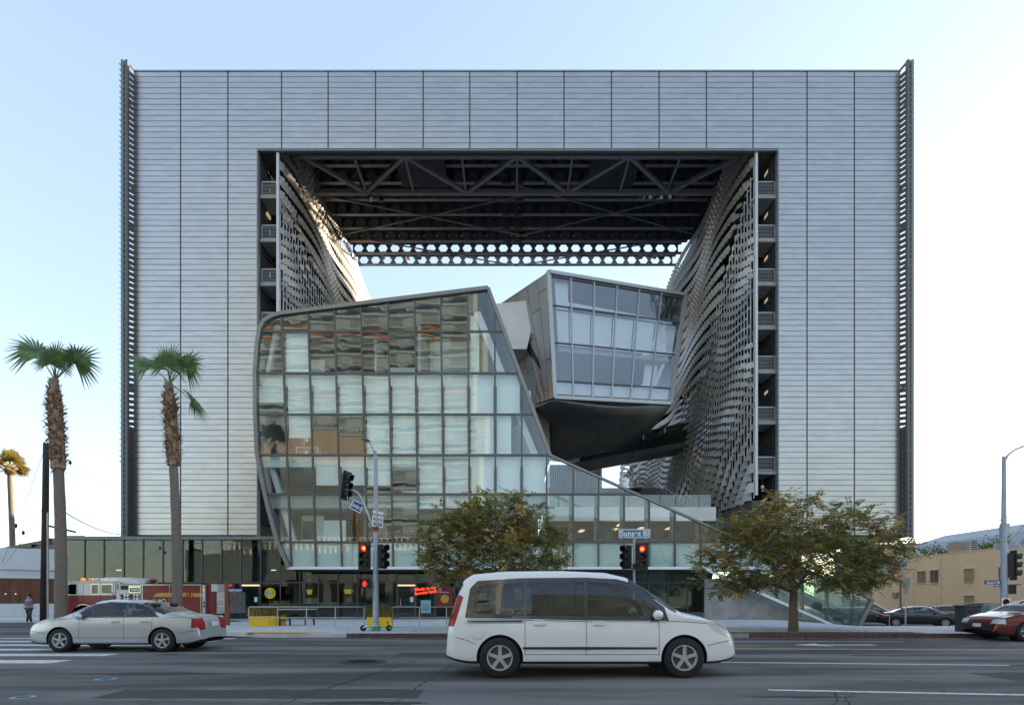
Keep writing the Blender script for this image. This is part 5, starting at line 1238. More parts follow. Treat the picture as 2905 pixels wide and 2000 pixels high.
# utility pole and wires at left
Yu = 31; up_ = empty('utility_pole', (WX(125, Yu), Yu, 0)); tag(up_, 'dark wooden utility pole beside the shaggy palm at left', 'utility pole')
tz = WZ(1258, Yu); txo = WX(131, Yu) - WX(125, Yu)
MB().tube([(0, 0, 0), (txo * .5, 0, tz * .5), (txo, 0, tz)], [.20, .17, .145], 12).build('pole', 'wood_pole', up_, True); MB().tube([(.24, -.05, 0), (.22, -.05, tz * .62)], .05, 8).build('conduit', 'galv', up_)
MB().bar((txo*.6 + .1, 0, tz*.55), (txo*.6 + 1.3, .5, tz*.52), .1, .1).build('crossarm', 'wood_pole', up_)
def wire(label, a, b, sag, r=.012):
    a, b = Vector(a), Vector(b); pts = [a.lerp(b, k/12) - Vector((0, 0, sag * 4 * (k/12) * (1 - k/12))) for k in range(13)]
    o = MB().tube(pts, r, 5).build('overhead_wire', 'black_metal'); tag(o, label, 'wire', 'overhead wires at left')
wa = W(180, 1450, 31)
wire('thickest black overhead wire sloping from utility pole towards the building', wa, W(350, 1516, 45), .3, .028); wire('upper thin wire sloping from utility pole towards the building', W(180, 1437, 31), W(350, 1492, 45), .2); wire('lower thin wire sloping from utility pole to the podium roof', W(180, 1470, 31), W(335, 1517, 45), .3, .01)
wire('steep guy wire left of the utility pole', W(128, 1270, 31), W(5, 1600, 34), .1, .01); wire('lower guy wire left of the utility pole', W(122, 1440, 31), W(10, 1605, 34), .15, .01)
for k, (x, y) in enumerate(((45, 1491), (66, 1511), (199, 1312))):
    o = MB().lathe([(.03, -.12), (.07, -.05), (.07, .05), (.03, .12)], 10, c=W(x, y, 31.5)).build('wire_insulator', 'black_metal', None, True); tag(o, ('upper black insulator on the guy wire', 'lower black insulator on the guy wire', 'black wire insulator right of the shaggy palm')[k], 'insulator')
wire('thin high wire right of the shaggy palm', W(180, 1304, 31.5), W(345, 1395, 45), .2, .007)
# ================================================================ VEHICLES
def catmull(P, n):
    out = []
    for i in range(len(P) - 1):
        p0, p1, p2, p3 = P[max(0, i-1)], P[i], P[i+1], P[min(len(P)-1, i+2)]
        for k in range(n):
            t = k / n; t2, t3 = t*t, t*t*t
            out.append(tuple(.5*((2*p1[j]) + (-p0[j]+p2[j])*t + (2*p0[j]-5*p1[j]+4*p2[j]-p3[j])*t2 + (-p0[j]+3*p1[j]-3*p2[j]+p3[j])*t3) for j in range(2)))
    out.append(tuple(P[-1])); return out
def car(name, label, cat, loc, rz, P, paint, step=.035, group=None, nseg=8):
    L, Wd, zb, belt = P['L'], P['W'], P['zb'], P['belt']; prof = P['prof']; wx, wr = P['wheels'], P['wr']
    e = empty(name, loc, rz); tag(e, label, cat, group)
    xs = [0, .008, .02, .035, .055, .08, .11, .145, .185]; x = .22
    while x < L - .22: xs.append(x); x += step
    xs += [L - v for v in (.185, .145, .11, .08, .055, .035, .02, .008, 0)]
    secs = []
    smooth_prof = []
    for x in xs:
        zt = (interp(prof, x - .03) + 2 * interp(prof, x) + interp(prof, x + .03)) / 4 if .1 < x < L - .1 else interp(prof, x)
        u = abs(2 * x / L - 1); wp = Wd / 2 * (1 - .16 * u ** 5 - .10 * max(0, (u - .93) / .07) ** 2)
        zbb = zb + .10 * max(0, (u - .80) / .2) ** 2
        bl = min(belt(x) if callable(belt) else belt, zt - .02); gh = max(0, min(1, (zt - bl) / .35))
        yr = wp * .965 - P.get('tumble', .30) * max(0, zt - bl); zs = zbb + (bl - zbb) * .52
        C = [(0, zbb), (wp * .80, zbb), (wp * .965, zbb + .05), (wp * 1.0, zs), (wp * .975, bl - .01), (yr + .02, zt - .10 * gh - .015), (yr - .16, zt - .012), (yr * .5, zt + .008), (0, zt + .016)]
        secs.append(catmull(C, nseg))
    n = len(secs[0]); full = 2 * n - 1
    def ring(i): s = secs[i]; return [(xs[i], -y, z) for y, z in s] + [(xs[i], y, z) for y, z in s[-2::-1]]
    rings = [ring(i) for i in range(len(xs))]
    V = [v for r in rings for v in r]; body, win, lamp, tail, blackf = [], [], [], [], []; winside = []; arch = set(); pill = []
    for i in range(len(xs) - 1):
        for k in range(full - 1):
            f = (i*full + k, (i+1)*full + k, (i+1)*full + k + 1, i*full + k + 1); c = [sum(V[q][j] for q in f) / 4 for j in range(3)]; kk = k if k < n else full - 1 - k; seg = min(kk, full - 1 - k) // nseg
            lowp = min(k, full - 2 - k); seg = lowp // nseg
            if any(math.hypot(c[0] - w_, c[2] - wr) < wr + .055 for w_ in wx) and seg <= 3 and abs(c[1]) > Wd * .30: arch.update(f); continue
            if 4 <= seg <= 6 and any(inside(pl, c[0], c[2]) for pl in P['side']): win.append(f); winside.append(f); continue
            if 4 <= seg <= 6 and inside(P['dlo'], c[0], c[2]): pill.append(f); continue
            yl = abs(c[1])
            if seg >= 5 and P['ws'][0] < c[0] < P['ws'][1] and c[2] > 0: win.append(f); continue
            if seg >= 5 and P['rw'][0] < c[0] < P['rw'][1] and c[2] > 0: win.append(f); continue
            if 'lamp' in P:
                if seg >= 2 and yl > Wd*.25 and inside(P['lamp'], c[0], c[2]): lamp.append(f); continue
                if seg >= 2 and yl > Wd*.30 and inside(P['tlamp'], c[0], c[2]): tail.append(f); continue
            elif c[0] > L - P['hl'][0] and P['hl'][1] < c[2] < P['hl'][2] and yl > Wd * .5 * P['hl'][3]: lamp.append(f); continue
            if 'lamp' not in P and c[0] < P['tl'][0] and P['tl'][1] < c[2] < P['tl'][2] and yl > Wd * .5 * P['tl'][3]: tail.append(f); continue
            if seg <= 1 or (c[0] > L - .25 and yl < Wd * .30 and P['grille'][0] < c[2] < P['grille'][1]): blackf.append(f); continue
            body.append(f)
    def snap(fs_a, targets, seg_only=True):
        ia = {i for f in fs_a for i in f}; ib = {i for f in body + blackf + pill for i in f}
        for i in ia & ib:
            x_, y_, z_ = V[i]; best = None
            for pl in targets:
                for (x1, z1), (x2, z2) in zip(pl, pl[1:] + pl[:1]):
                    dx, dz = x2 - x1, z2 - z1; t_ = max(0, min(1, ((x_-x1)*dx + (z_-z1)*dz) / (dx*dx + dz*dz))); qx, qz = x1 + dx*t_, z1 + dz*t_; dd_ = math.hypot(qx - x_, qz - z_)
                    if best is None or dd_ < best[0]: best = (dd_, qx, qz)
            if best and best[0] < .05: V[i] = (best[1], y_, best[2])
    if 'lamp' in P: snap(lamp, [P['lamp']]); snap(tail, [P['tlamp']])
    snap(winside, P['side']); ip = {i for f in pill for i in f}; pv_ = [f for f in pill]; wset = {i for f in winside for i in f}
    ibody = {i for f in body for i in f}
    for i in (ip & ibody) - wset:
        x_, y_, z_ = V[i]; best = None; pl = P['dlo']
        for (x1, z1), (x2, z2) in zip(pl, pl[1:] + pl[:1]):
            dx, dz = x2 - x1, z2 - z1; t_ = max(0, min(1, ((x_-x1)*dx + (z_-z1)*dz) / (dx*dx + dz*dz))); qx, qz = x1 + dx*t_, z1 + dz*t_; dd_ = math.hypot(qx - x_, qz - z_)
            if best is None or dd_ < best[0]: best = (dd_, qx, qz)
        if best[0] < .05: V[i] = (best[1], y_, best[2])
    allb = {i for f in body + blackf for i in f}
    for i in allb:
        x_, y_, z_ = V[i]
        if abs(y_) > Wd * .30:
            for w_ in wx:
                dd_ = math.hypot(x_ - w_, z_ - wr)
                if i in arch and dd_ > 1e-6: k_ = (wr + .055) / dd_; V[i] = (w_ + (x_ - w_) * k_, y_, wr + (z_ - wr) * k_) if abs(dd_ - wr - .055) < step * 1.8 else V[i]
    def sub(nm, fs, m, sm=True):
        if not fs: return
        ids = sorted({i for f in fs for i in f}); mp_ = {o: i for i, o in enumerate(ids)}
        return MB().add([V[i] for i in ids], [tuple(mp_[i] for i in f) for f in fs]).build(nm, m, e, sm)
    sub('body', body, paint); sub('window', win, 'car_glass')
    for sgn in (-1, 1):
        sub('headlight', [f for f in lamp if sum(V[i][1] for i in f) * sgn > 0], 'headlamp'); sub('taillight', [f for f in tail if sum(V[i][1] for i in f) * sgn > 0], 'tail')
    sub('lower_trim', blackf, 'trim'); sub('pillar_trim', pill, 'car_black')
    MB().box(.25, L - .25, -Wd/2 + .30, Wd/2 - .30, zb + .02, zb + .55).build('underbody', 'trim', e)
    for w_ in wx:
        for sgn in (-1, 1):
            we = empty('wheel', (w_, sgn * (Wd/2 - .125), wr), parent=e)
            MB().lathe([(wr*.62, -.10), (wr*.95, -.115), (wr, -.07), (wr, .07), (wr*.95, .115), (wr*.62, .10)], 28, 'y', cap=False).build('tyre', 'tyre', we, True)
            s = sgn; MB().lathe([(wr*.60, .02*s), (wr*.64, .105*s), (wr*.58, .098*s), (wr*.55, .02*s)], 28, 'y', cap=False).build('rim', 'rim', we, True)
            sp_ = MB()
            for k in range(5):
                a = 2*math.pi*k/5 + .3; sp_.bar((0, .085*s, 0), (math.cos(a)*wr*.57, .085*s, math.sin(a)*wr*.57), wr*.17, .03, up=(0, 1, 0))
            sp_.lathe([(wr*.16, .05*s), (wr*.15, .108*s)], 14, 'y'); sp_.build('spokes', 'rim', we); MB().lathe([(wr*.56, .0), (wr*.56, .018*s)], 20, 'y').build('brake_disc', 'steel_dark', we)
            MB().lathe([(wr*1.13, -.24*s), (wr*1.13, -.20*s)], 24, 'y', (0, 0, 0)).build('wheel_well', 'trim', we)
    bz = P['hz'] - .12
    MB().box(.55, L - 1.0, -Wd/2 + .16, Wd/2 - .16, zb + .30, zb + .42).build('cabin_floor', 'trim', e)
    for sx_ in P.get('seats', (1.55, 2.55)):
        for sy_ in (-.42, .42):
            st_ = empty('seat', (sx_, sy_, 0), parent=e); h0 = P.get('sh', .50)
            MB().box(-.05, .48, -.25, .25, h0 - .10, h0 + .04).build('cushion', 'seat_dark', st_); MB().prism([(-.02, -.24, h0), (.12, -.24, h0), (-.04, -.22, h0 + .62), (-.16, -.22, h0 + .62)], (0, .47, 0)).build('backrest', 'seat_dark', st_, fix=True); MB().box(-.17, -.06, -.13, .13, h0 + .66, h0 + .84).build('headrest', 'seat_dark', st_)
    MB().box(P['ws'][1] - .55, P['ws'][1] - .12, -Wd/2 + .2, Wd/2 - .2, zb + .4, bz).build('dashboard', 'trim', e)
    # seams, handles, mirrors
    def surf(x, z, off=.004):
        i = min(range(len(xs)), key=lambda q: abs(xs[q] - x)); s = secs[i]; best = None
        for a, b in zip(s[2*nseg:], s[2*nseg+1:]):
            if min(a[1], b[1]) <= z <= max(a[1], b[1]) and abs(b[1]-a[1]) > 1e-6: best = a[0] + (b[0]-a[0]) * (z-a[1]) / (b[1]-a[1]); break
        return (best if best is not None else Wd/2) + off
    for sx_ in P['seams']:
        for sgn in (-1, 1):
            zz = [zb + .16 + (P['seam_top'] - zb - .16) * k / 10 for k in range(11)]
            MB().tube([(sx_ - .0 * z, sgn * surf(sx_, z, -.002), z) for z in zz], .007, 4, cap=False).build('door_seam', 'trim', e)
    for ln in P.get('lines', ()):
        for sgn in (-1, 1):
            pp = []
            for (xa, za), (xb, zb_) in zip(ln, ln[1:]):
                for k in range(9): t = k / 8; pp.append((xa + (xb-xa)*t, sgn * surf(xa + (xb-xa)*t, za + (zb_-za)*t, -.001), za + (zb_-za)*t))
            MB().tube(pp, .0065, 4, cap=False).build('panel_seam', 'trim', e)
    for hx in P['handles']:
        for sgn in (-1, 1):
            y = surf(hx, P['hz'], .012); MB().box(hx - .11, hx + .11, min(sgn*y, sgn*(y+.03)), max(sgn*y, sgn*(y+.03)), P['hz'] - .018, P['hz'] + .018).build('door_handle', paint if P.get('hpaint', True) else 'chrome', e)
    mx_, mz_ = P['mirror']
    for sgn in (-1, 1):
        y = surf(mx_, mz_, .0); MB().lathe([(.03, -.10), (.085, -.06), (.09, .02), (.05, .07)], 12, 'x', (mx_, sgn * (y + .11), mz_)).build('mirror', paint, e, True); MB().bar((mx_, sgn*(y - .02), mz_ - .03), (mx_, sgn*(y + .08), mz_), .05, .04).build('mirror_stalk', 'trim', e)
    MB().box(L - .03, L + .006, -.16, .16, .48, .60).build('number_plate', 'plate', e); MB().box(-.012, .02, -.16, .16, P.get('rplate', .7), P.get('rplate', .7) + .12).build('number_plate', 'plate', e)
    return e
def prof_top(p, x): return interp(p, x)
SED = dict(L=4.8, W=1.83, zb=.20, belt=lambda x: .90 + .05 * (1 - x / 4.8), wheels=(.98, 3.80), wr=.325, tumble=.36,
    prof=[(0,.36),(.02,.52),(.06,.78),(.14,.95),(.35,1.01),(.85,1.05),(1.25,1.22),(1.65,1.36),(2.1,1.43),(2.6,1.445),(2.95,1.40),(3.35,1.22),(3.75,1.00),(4.1,.93),(4.45,.84),(4.65,.74),(4.75,.58),(4.8,.38)],
    side=[[(1.12,1.0),(1.45,1.24),(1.80,1.335),(1.98,1.345),(1.98,.985)], [(2.05,.985),(2.05,1.35),(2.55,1.36),(2.88,1.31),(3.38,1.02),(3.30,.97)]],
    dlo=[(1.05,.965),(1.42,1.27),(1.80,1.36),(2.55,1.385),(2.92,1.33),(3.46,1.0),(3.36,.945)], ws=(2.95,3.68,1.02), rw=(.95,1.68,1.08), hl=(.32,.60,.76,.55), tl=(.22,.66,.92,.45), grille=(.28,.56), seams=(2.02,3.25,1.25), seam_top=.94, handles=(1.45,2.25), hz=.84, mirror=(3.22,.99), lines=([(4.20,.52),(4.45,.56),(4.72,.58)], [(.06,.60),(.35,.56),(.56,.50)], [(3.40,.93),(3.95,.88),(4.42,.78)], [(1.4,.40),(3.4,.40)]))
VAN = dict(L=5.45, W=1.98, zb=.26, belt=lambda x: 1.08 - .05 * max(0, x - 3.2), wheels=(1.02, 4.42), wr=.375, tumble=.17,
    prof=[(0,.40),(.015,.60),(.04,.95),(.10,1.20),(.20,1.55),(.32,1.82),(.5,1.93),(1.1,1.985),(2.2,1.995),(3.0,1.96),(3.4,1.87),(3.75,1.67),(4.25,1.31),(4.42,1.22),(4.75,1.15),(5.05,1.05),(5.28,.90),(5.40,.68),(5.45,.42)],
    side=[[(.46,1.20),(.55,1.62),(.66,1.72),(1.46,1.77),(1.46,1.15)], [(1.51,1.15),(1.51,1.77),(2.58,1.78),(2.58,1.14)], [(2.64,1.14),(2.64,1.78),(3.18,1.75),(3.42,1.67),(3.93,1.28),(3.98,1.13)]],
    dlo=[(.37,1.11),(.46,1.66),(.60,1.80),(1.46,1.85),(2.6,1.86),(3.2,1.83),(3.50,1.75),(4.06,1.31),(4.14,1.05),(2.6,1.06)], lamp=[(4.84,1.01),(5.10,.99),(5.28,.88),(5.36,.76),(5.20,.76),(4.98,.86)], tlamp=[(-.02,.95),(.17,.95),(.34,1.5),(.20,1.56),(-.02,1.3)],
    ws=(3.42,4.30,1.25), rw=(.10,.34,1.22), hl=(.42,.76,.98,.46), tl=(.16,.95,1.5,.62), grille=(.42,.78), seams=(1.485,2.61,3.95), seam_top=1.09, handles=(1.75,2.85), hz=1.00, mirror=(3.92,1.17), rplate=.85, seats=(.95, 1.95, 3.0), sh=.82, lines=([(4.86,.60),(5.10,.66),(5.36,.70)], [(.08,.78),(.40,.70),(.58,.62)], [(4.05,1.05),(4.45,1.04),(4.84,1.01)], [(1.49,.44),(3.95,.44)], [(.36,1.02),(1.47,1.02)]))
SUV = dict(VAN); SUV.pop('lamp'); SUV.pop('tlamp'); SUV.pop('lines'); SUV.pop('seats'); SUV.pop('sh'); SUV.update(dlo=[(.42,1.06),(.6,1.45),(.8,1.54),(1.5,1.59),(2.35,1.59),(2.68,1.5),(3.22,1.14),(3.2,1.03)], L=4.6, W=1.86, wheels=(.88, 3.72), wr=.35, belt=lambda x: 1.03, tumble=.28,
    prof=[(0,.4),(.015,.6),(.04,.9),(.12,1.1),(.35,1.45),(.6,1.6),(1.2,1.66),(2.2,1.67),(2.7,1.6),(3.3,1.2),(3.55,1.08),(4.0,1.02),(4.35,.92),(4.55,.7),(4.6,.42)],
    side=[[(.5,1.1),(.65,1.42),(.8,1.5),(1.5,1.55),(1.5,1.08)], [(1.6,1.08),(1.6,1.55),(2.3,1.55),(2.62,1.48),(3.12,1.16),(3.15,1.07)]], ws=(2.75,3.38,1.14), rw=(.1,.42,1.1), hl=(.35,.72,.9,.5), tl=(.16,.85,1.2,.6), grille=(.42,.72), seams=(1.55,2.95), seam_top=1.03, handles=(1.75,), hz=.95, mirror=(3.05,1.1), rplate=.75)
# silver-white van crossing in front, facing right
yv = 11.35; xv = WX(1262, yv - .9)
van = car('passenger_van', 'large white passenger van crossing the road in the foreground', 'van', (xv, yv, 0), 0, VAN, 'van_white', .022, None, 16)
for sgn in (-1, 1):
    y = sgn * .985
    MB().tube([(1.45, sgn*1.0, .56), (2.5, sgn*1.005, .56), (3.9, sgn*1.0, .56)], [.02, .024, .018], 8).build('side_moulding', 'trim', van, True)
    MB().box(.42, 1.44, min(sgn*.962, sgn*.985), max(sgn*.962, sgn*.985), 1.045, 1.065).build('slide_track', 'trim', van)
    MB().lathe([(.085, 0), (.085, .004)], 20, 'y', (.62, sgn*.985, .82)).build('fuel_flap', 'van_white', van)
for sgn in (-1, 1): MB().tube([(.40, sgn*.975, 1.105), (1.5, sgn*.983, 1.085), (2.6, sgn*.985, 1.058), (4.10, sgn*.965, 1.045)], .009, 5).build('belt_trim', 'chrome', van)
MB().box(5.02, 5.30, -.62, .62, .50, .62).build('bumper_inlet', 'trim', van)
MB().tube([(.8, 0, 2.0), (.55, 0, 2.2)], .008, 6).build('aerial', 'trim', van)
# silver sedan at the left, facing left
ys = 16.4; car('sedan', 'silver sedan on the crosswalk at the lower left, fire engine behind', 'car', (WX(560, ys - .9), ys, 0), math.pi, SED, 'car_silver', .028, None, 12)
# dark red car leaving at the right edge, facing left
yr_ = 20.3; car('sedan', 'dark red car entering at the right edge by the lamp post', 'car', (WX(2770, yr_) + 4.8, yr_, 0), math.pi, SED, 'car_red', .05)
# parked cars on the side street
def parked(nm, lb, x, y, rz, P, paint): car(nm, lb, 'car', (x, y, -.45 if y > 36 else -.45 * (y - 21.6) / 14.4), rz, P, paint, .05, 'cars parked along the side street')
yk = 38.5
parked('sedan', 'black sedan parked behind the thin parking sign', WX(2492, 40), 40.2, R(-22), SED, 'car_black')
parked('suv', 'dark car with pale plate half hidden behind the stair strut', WX(2398, 41), 42.6, R(-30), SUV, 'car_dark')
parked('sedan', 'brown-grey sedan parked behind the nose of the black car', WX(2608, 46), 47.0, R(-14), SED, 'car_grey')
parked('sedan', 'dark grey sedan farthest right in the parked row', WX(2690, 50), 52.0, R(-10), SED, 'car_dark')
parked('suv', 'grey car parked by the cream wall behind the dark bin', WX(2745, 47), 48.0, R(-50), SUV, 'car_grey')

# ---------------------------------------------------------------- fire engine
Yf = 32.0; fe = empty('fire_engine', (WX(187, Yf), Yf, 0)); tag(fe, 'white and dark red fire engine with gold stripe reading 911', 'fire engine')
FX = lambda p: WX(p, Yf) - WX(187, Yf); FZ = lambda p: WZ(p, Yf)
def fbx(nm, m, p0, p1, q0, q1, d0=0, d1=2.4, par=None):
    z0, z1 = FZ(q1), FZ(q0)
    mb = MB().box(FX(p0), FX(p1), d0, d1, z0, z1); o = mb.build(nm, m, par or fe); return o
fbx('cab', 'fire_white', 188, 326, 1650, 1688); fbx('cab_lower', 'fire_red', 188, 326, 1688.3, 1745)
fbx('cab_roof', 'fire_white', 186, 327, 1647, 1650.3, -.04, 2.44)
fbx('cab_rear', 'fire_metal', 326.3, 338, 1652, 1745, .05, 2.35)
for a, b, c, d_ in ((191, 216, 1658, 1684), (260, 278, 1657.5, 1684), (288, 317, 1658, 1683)):
    fbx('window_trim', 'chrome', a - 1.5, b + 1.5, c - 1.5, d_ + 1.5, -.012, .02); fbx('window', 'car_glass', a, b, c, d_, -.024, -.013)
fbx('rear_cab_window', 'car_glass', 330, 334, 1656, 1673, .03, .045)
for x in (219, 236, 285, 322): fbx('door_seam', 'trim', x, x + .6, 1653, 1742, -.006, .0)
for x in (221, 320): MB().tube([(FX(x), -.05, FZ(1690)), (FX(x), -.05, FZ(1678))], .018, 6).build('grab_rail', 'chrome', fe)
fbx('light_bar', 'black_plastic', 206, 272, 1645, 1647, .4, .9)
for a, b, m in ((207, 221, 'amber'), (228, 238, 'sign_white'), (239, 245, 'amber'), (246, 261, 'sign_white'), (264, 270, 'amber')):
    w = FX(b) - FX(a); MB().lathe([(w/2, 0), (w/2*.95, .10), (w/2*.5, .17)], 14, c=((FX(a)+FX(b))/2, .6, FZ(1646.5))).build('beacon', m, fe, True)
MB().prism([(FX(275), .3, FZ(1647)), (FX(285), .3, FZ(1637)), (FX(360), .3, FZ(1637)), (FX(378), .3, FZ(1646)), (FX(390), .3, FZ(1655)), (FX(330), .3, FZ(1655))], (0, 1.8, 0)).build('roof_fairing', 'fire_white', fe, fix=True)
fbx('pump_panel', 'fire_metal', 338.3, 400, 1657, 1745, .06, 2.3); fbx('pump_recess', 'black_metal', 341, 361, 1660, 1672, .03, .055); fbx('gauge_panel', 'chrome', 365, 398, 1662, 1681, .02, .055); fbx('gauge_back', 'black_metal', 368, 395, 1667, 1678, .005, .018); fbx('valve_panel', 'steel_grey', 342, 395, 1684, 1722, .02, .055)
for k in range(24):
    x = 346 + (k % 6) * 9; y = 1689 + (k // 6) * 9; MB().lathe([(.07, 0), (.07, -.06), (.04, -.09)], 10, 'y', (FX(x), .02, FZ(y))).build('valve', 'chrome' if k % 3 else 'black_metal', fe)
for k in range(3): MB().lathe([(.075, 0), (.075, -.02)], 12, 'y', (FX(376 + k*8), .005, FZ(1672.5))).build('gauge', 'sign_white' if k == 1 else 'fire_metal', fe)
fbx('body', 'fire_red', 400.3, 578, 1657, 1745); fbx('hose_bed', 'black_metal', 402, 580, 1652, 1656.8, .3, 2.1); fbx('top_rail', 'chrome', 398, 572, 1657.2, 1659.6, -.03, .02)
MB().tube([(FX(398), 1.0, FZ(1655)), (FX(398), 1.0, FZ(1648))], .05, 8).build('deck_gun', 'fire_red', fe); MB().lathe([(.05, -.3), (.16, 0), (.05, .3)], 10, 'x', (FX(400), 1.0, FZ(1645))).build('deck_gun_nozzle', 'fire_red', fe, True)
for x in (403, 480, 569): fbx('compartment_trim', 'chrome', x, x + 2.0, 1660, 1742, -.015, .0)
MB().prism([(FX(433), -.012, FZ(1692.5)), (FX(446), -.012, FZ(1681)), (FX(524), -.012, FZ(1681)), (FX(524), -.012, FZ(1692.5))], (0, .01, 0)).build('stripe', 'fire_gold', fe, fix=True)
fbx('stripe', 'fire_gold', 547, 576, 1682, 1692.5, -.012, -.002)
MB().prism([(FX(404), -.011, FZ(1729)), (FX(409), -.011, FZ(1729)), (FX(441), -.011, FZ(1698)), (FX(436), -.011, FZ(1698))], (0, .009, 0)).build('stripe', 'fire_gold', fe, fix=True)
MB().prism([(FX(320), -.011, FZ(1736)), (FX(324), -.011, FZ(1736)), (FX(343), -.011, FZ(1724)), (FX(339), -.011, FZ(1724))], (0, .009, 0)).build('stripe', 'fire_gold', fe, fix=True)
text('lettering', '911', 'fire_gold', fe, (FX(535), -.02, FZ(1687)), .36, bold=.008, sx=.95)
text('lettering', 'DIAL', 'fire_gold', fe, (FX(521.5), -.02, FZ(1687)), .10, (R(90), R(-90), 0), bold=.001)
text('lettering', 'LOS ANGELES FIRE\nDEPARTMENT', 'sign_white', fe, (FX(302), -.012, FZ(1714)), .07, bold=.001)
MB().lathe([(.12, -.02), (.12, 0.0), (.07, 0.0), (.07, -.02)], 20, 'y', (FX(466), -.004, FZ(1704))).build('porthole', 'chrome', fe); fbx('step_plate', 'fire_metal', 449, 458, 1700, 1712, -.02, -.001)
fbx('rear_corner', 'fire_metal', 575, 583, 1658, 1742, -.03, .2); fbx('rear_body', 'fire_red', 583.3, 612, 1652, 1742, .15, 2.3)
for y, m in ((1674, 'amber'), (1687, 'sign_white'), (1709, 'tail'), (1719, 'lens_green')): fbx('marker_light', m, 577, 582, y - 2.5, y + 2.5, -.045, -.031)
fbx('tailboard_locker', 'fire_metal', 612.3, 642, 1678, 1740, .1, 2.3); fbx('equipment_box', 'box_light', 598, 616, 1656, 1677.5, .05, .9)
for k in range(2): fbx('shelf', 'sign_white', 619, 640, 1697 + 21*k, 1699 + 21*k, .05, .098)
for k in range(7): fbx('rung', 'black_metal', 604, 612, 1692 + k*5.5, 1694 + k*5.5, .10, .145)
for xw_ in (237, 500):
    we = empty('wheel', (FX(xw_), .20, .53), parent=fe)
    MB().lathe([(.33, -.14), (.50, -.16), (.53, -.1), (.53, .12), (.33, .14)], 28, 'y').build('tyre', 'tyre', we, True); MB().lathe([(.33, -.10), (.30, -.13), (.12, -.05), (.10, -.16), (.02, -.17)], 20, 'y').build('rim', 'chrome', we, True)
    MB().lathe([(.66, -.232), (.66, -.20), (.62, -.20), (.62, -.232)], 32, 'y').build('arch_trim', 'chrome', we); MB().lathe([(.62, -.212), (.62, -.10)], 32, 'y').build('wheel_well', 'trim', we)
    w2 = empty('wheel', (FX(xw_), 2.2, .53), parent=fe); MB().lathe([(.33, -.14), (.53, -.12), (.53, .12), (.33, .14)], 24, 'y').build('tyre', 'tyre', w2, True)

# ---------------------------------------------------------------- pavement furniture
def railing(label, x0, x1, Y, z0, h, n, mid=.5, xs=None):
    e = empty('pipe_railing', (x0, Y, z0)); tag(e, label, 'railing', 'pipe railings on the pavement'); w = x1 - x0
    MB().tube([(0, 0, h - .06), (.06, 0, h), (w, 0, h)], .024, 8).build('top_rail', 'galv', e, True); MB().tube([(0, 0, h * .47), (w, 0, h * .47)], .02, 8).build('mid_rail', 'galv', e)
    for k in range(n): x = w * k / (n - 1); MB().tube([(x, 0, 0), (x, 0, h - .02)], .024, 8).build('post', 'galv', e)
Yq = 26.4
railing('long pipe railing in front of the yellow planter and table', WX(706, Yq), WX(1033, Yq), Yq, .15, WZ(1721, Yq) - .15, 5)
railing('pipe railing running right from behind the lamp post', WX(1113, Yq), WX(1420, Yq), Yq, .15, WZ(1721, Yq) - .15, 5)
def planter(label, pts, h, tufts, badge=False):
    c = sum((Vector((x, y, 0)) for x, y in pts), Vector()) / len(pts); e = empty('yellow_planter', (c.x, c.y, .15)); tag(e, label, 'planter', 'yellow planters with grass')
    MB().prism([(x - c.x, y - c.y, 0) for x, y in pts], (0, 0, h)).build('box', 'planter_yellow', e, fix=True)
    MB().prism([((x - c.x)*.94, (y - c.y)*.9, h) for x, y in pts], (0, 0, .01)).build('soil', 'soil', e, fix=True)
    for (tx, ty, rad, hh, n, sd_) in tufts:
        o = blades(n, rad, hh, sd_, .035).build('grass_tuft', 'grass_leaf', e); o.location = (tx - c.x, ty - c.y, h)
    if badge: MB().lathe([(.08, -.012), (.08, 0)], 16, 'y', (.0, min(y for x, y in pts) - c.y, h*.55)).build('badge', 'seat_orange', e)
Yn = 27.2
planter('long bent yellow planter of dry grass at left of the railing', [(WX(705, 26.9), 26.9), (WX(760, 27.3), 27.3), (WX(812, 28.6), 28.6), (WX(812, 29.2), 29.2), (WX(756, 28.2), 28.2), (WX(705, 27.6), 27.6)], .50,
        [(WX(718, 27.3), 27.3, .4, .55, 70, 1), (WX(740, 27.6), 27.6, .4, .5, 50, 2), (WX(765, 28), 28, .4, .7, 90, 3), (WX(785, 28.4), 28.4, .45, .85, 150, 4), (WX(803, 28.8), 28.8, .4, .8, 110, 5)])
planter('square yellow planter with dense grass behind the lamp post base', [(WX(1041, 25.6), 25.6), (WX(1110, 25.6), 25.6), (WX(1110, 26.2), 26.2), (WX(1041, 26.2), 26.2)], .50,
        [(WX(1056, 25.9), 25.9, .34, .62, 160, 6), (WX(1080, 25.9), 25.9, .38, .66, 220, 7), (WX(1098, 25.9), 25.9, .3, .6, 140, 8)], True)
pt_ = empty('picnic_table', (WX(838, 28.2), 28.2, .15)); tag(pt_, 'dark metal picnic table behind the railing', 'table')
MB().prism([(-.75, -.4, .78), (.85, .2, .78), (.85, .75, .78), (-.75, .2, .78)], (0, 0, .06)).build('tabletop', 'steel_grey', pt_, fix=True)
for x, y in ((-.65, -.3), (-.25, -.05), (.45, .15), (.75, .5)): MB().bar((x, y, 0), (x, y, .78), .07, .07).build('leg', 'black_metal', pt_)
MB().bar((-.65, -.3, .28), (-.25, -.05, .28), .05, .05).build('stretcher', 'black_metal', pt_)
wf = gpt(537, 1773, .0); wfe = empty('wet_floor_sign', (WX(537, 31), 30.6, 0)); tag(wfe, 'tall yellow folding caution sign standing before the fire engine', 'caution sign'); s_ = 53 / 53
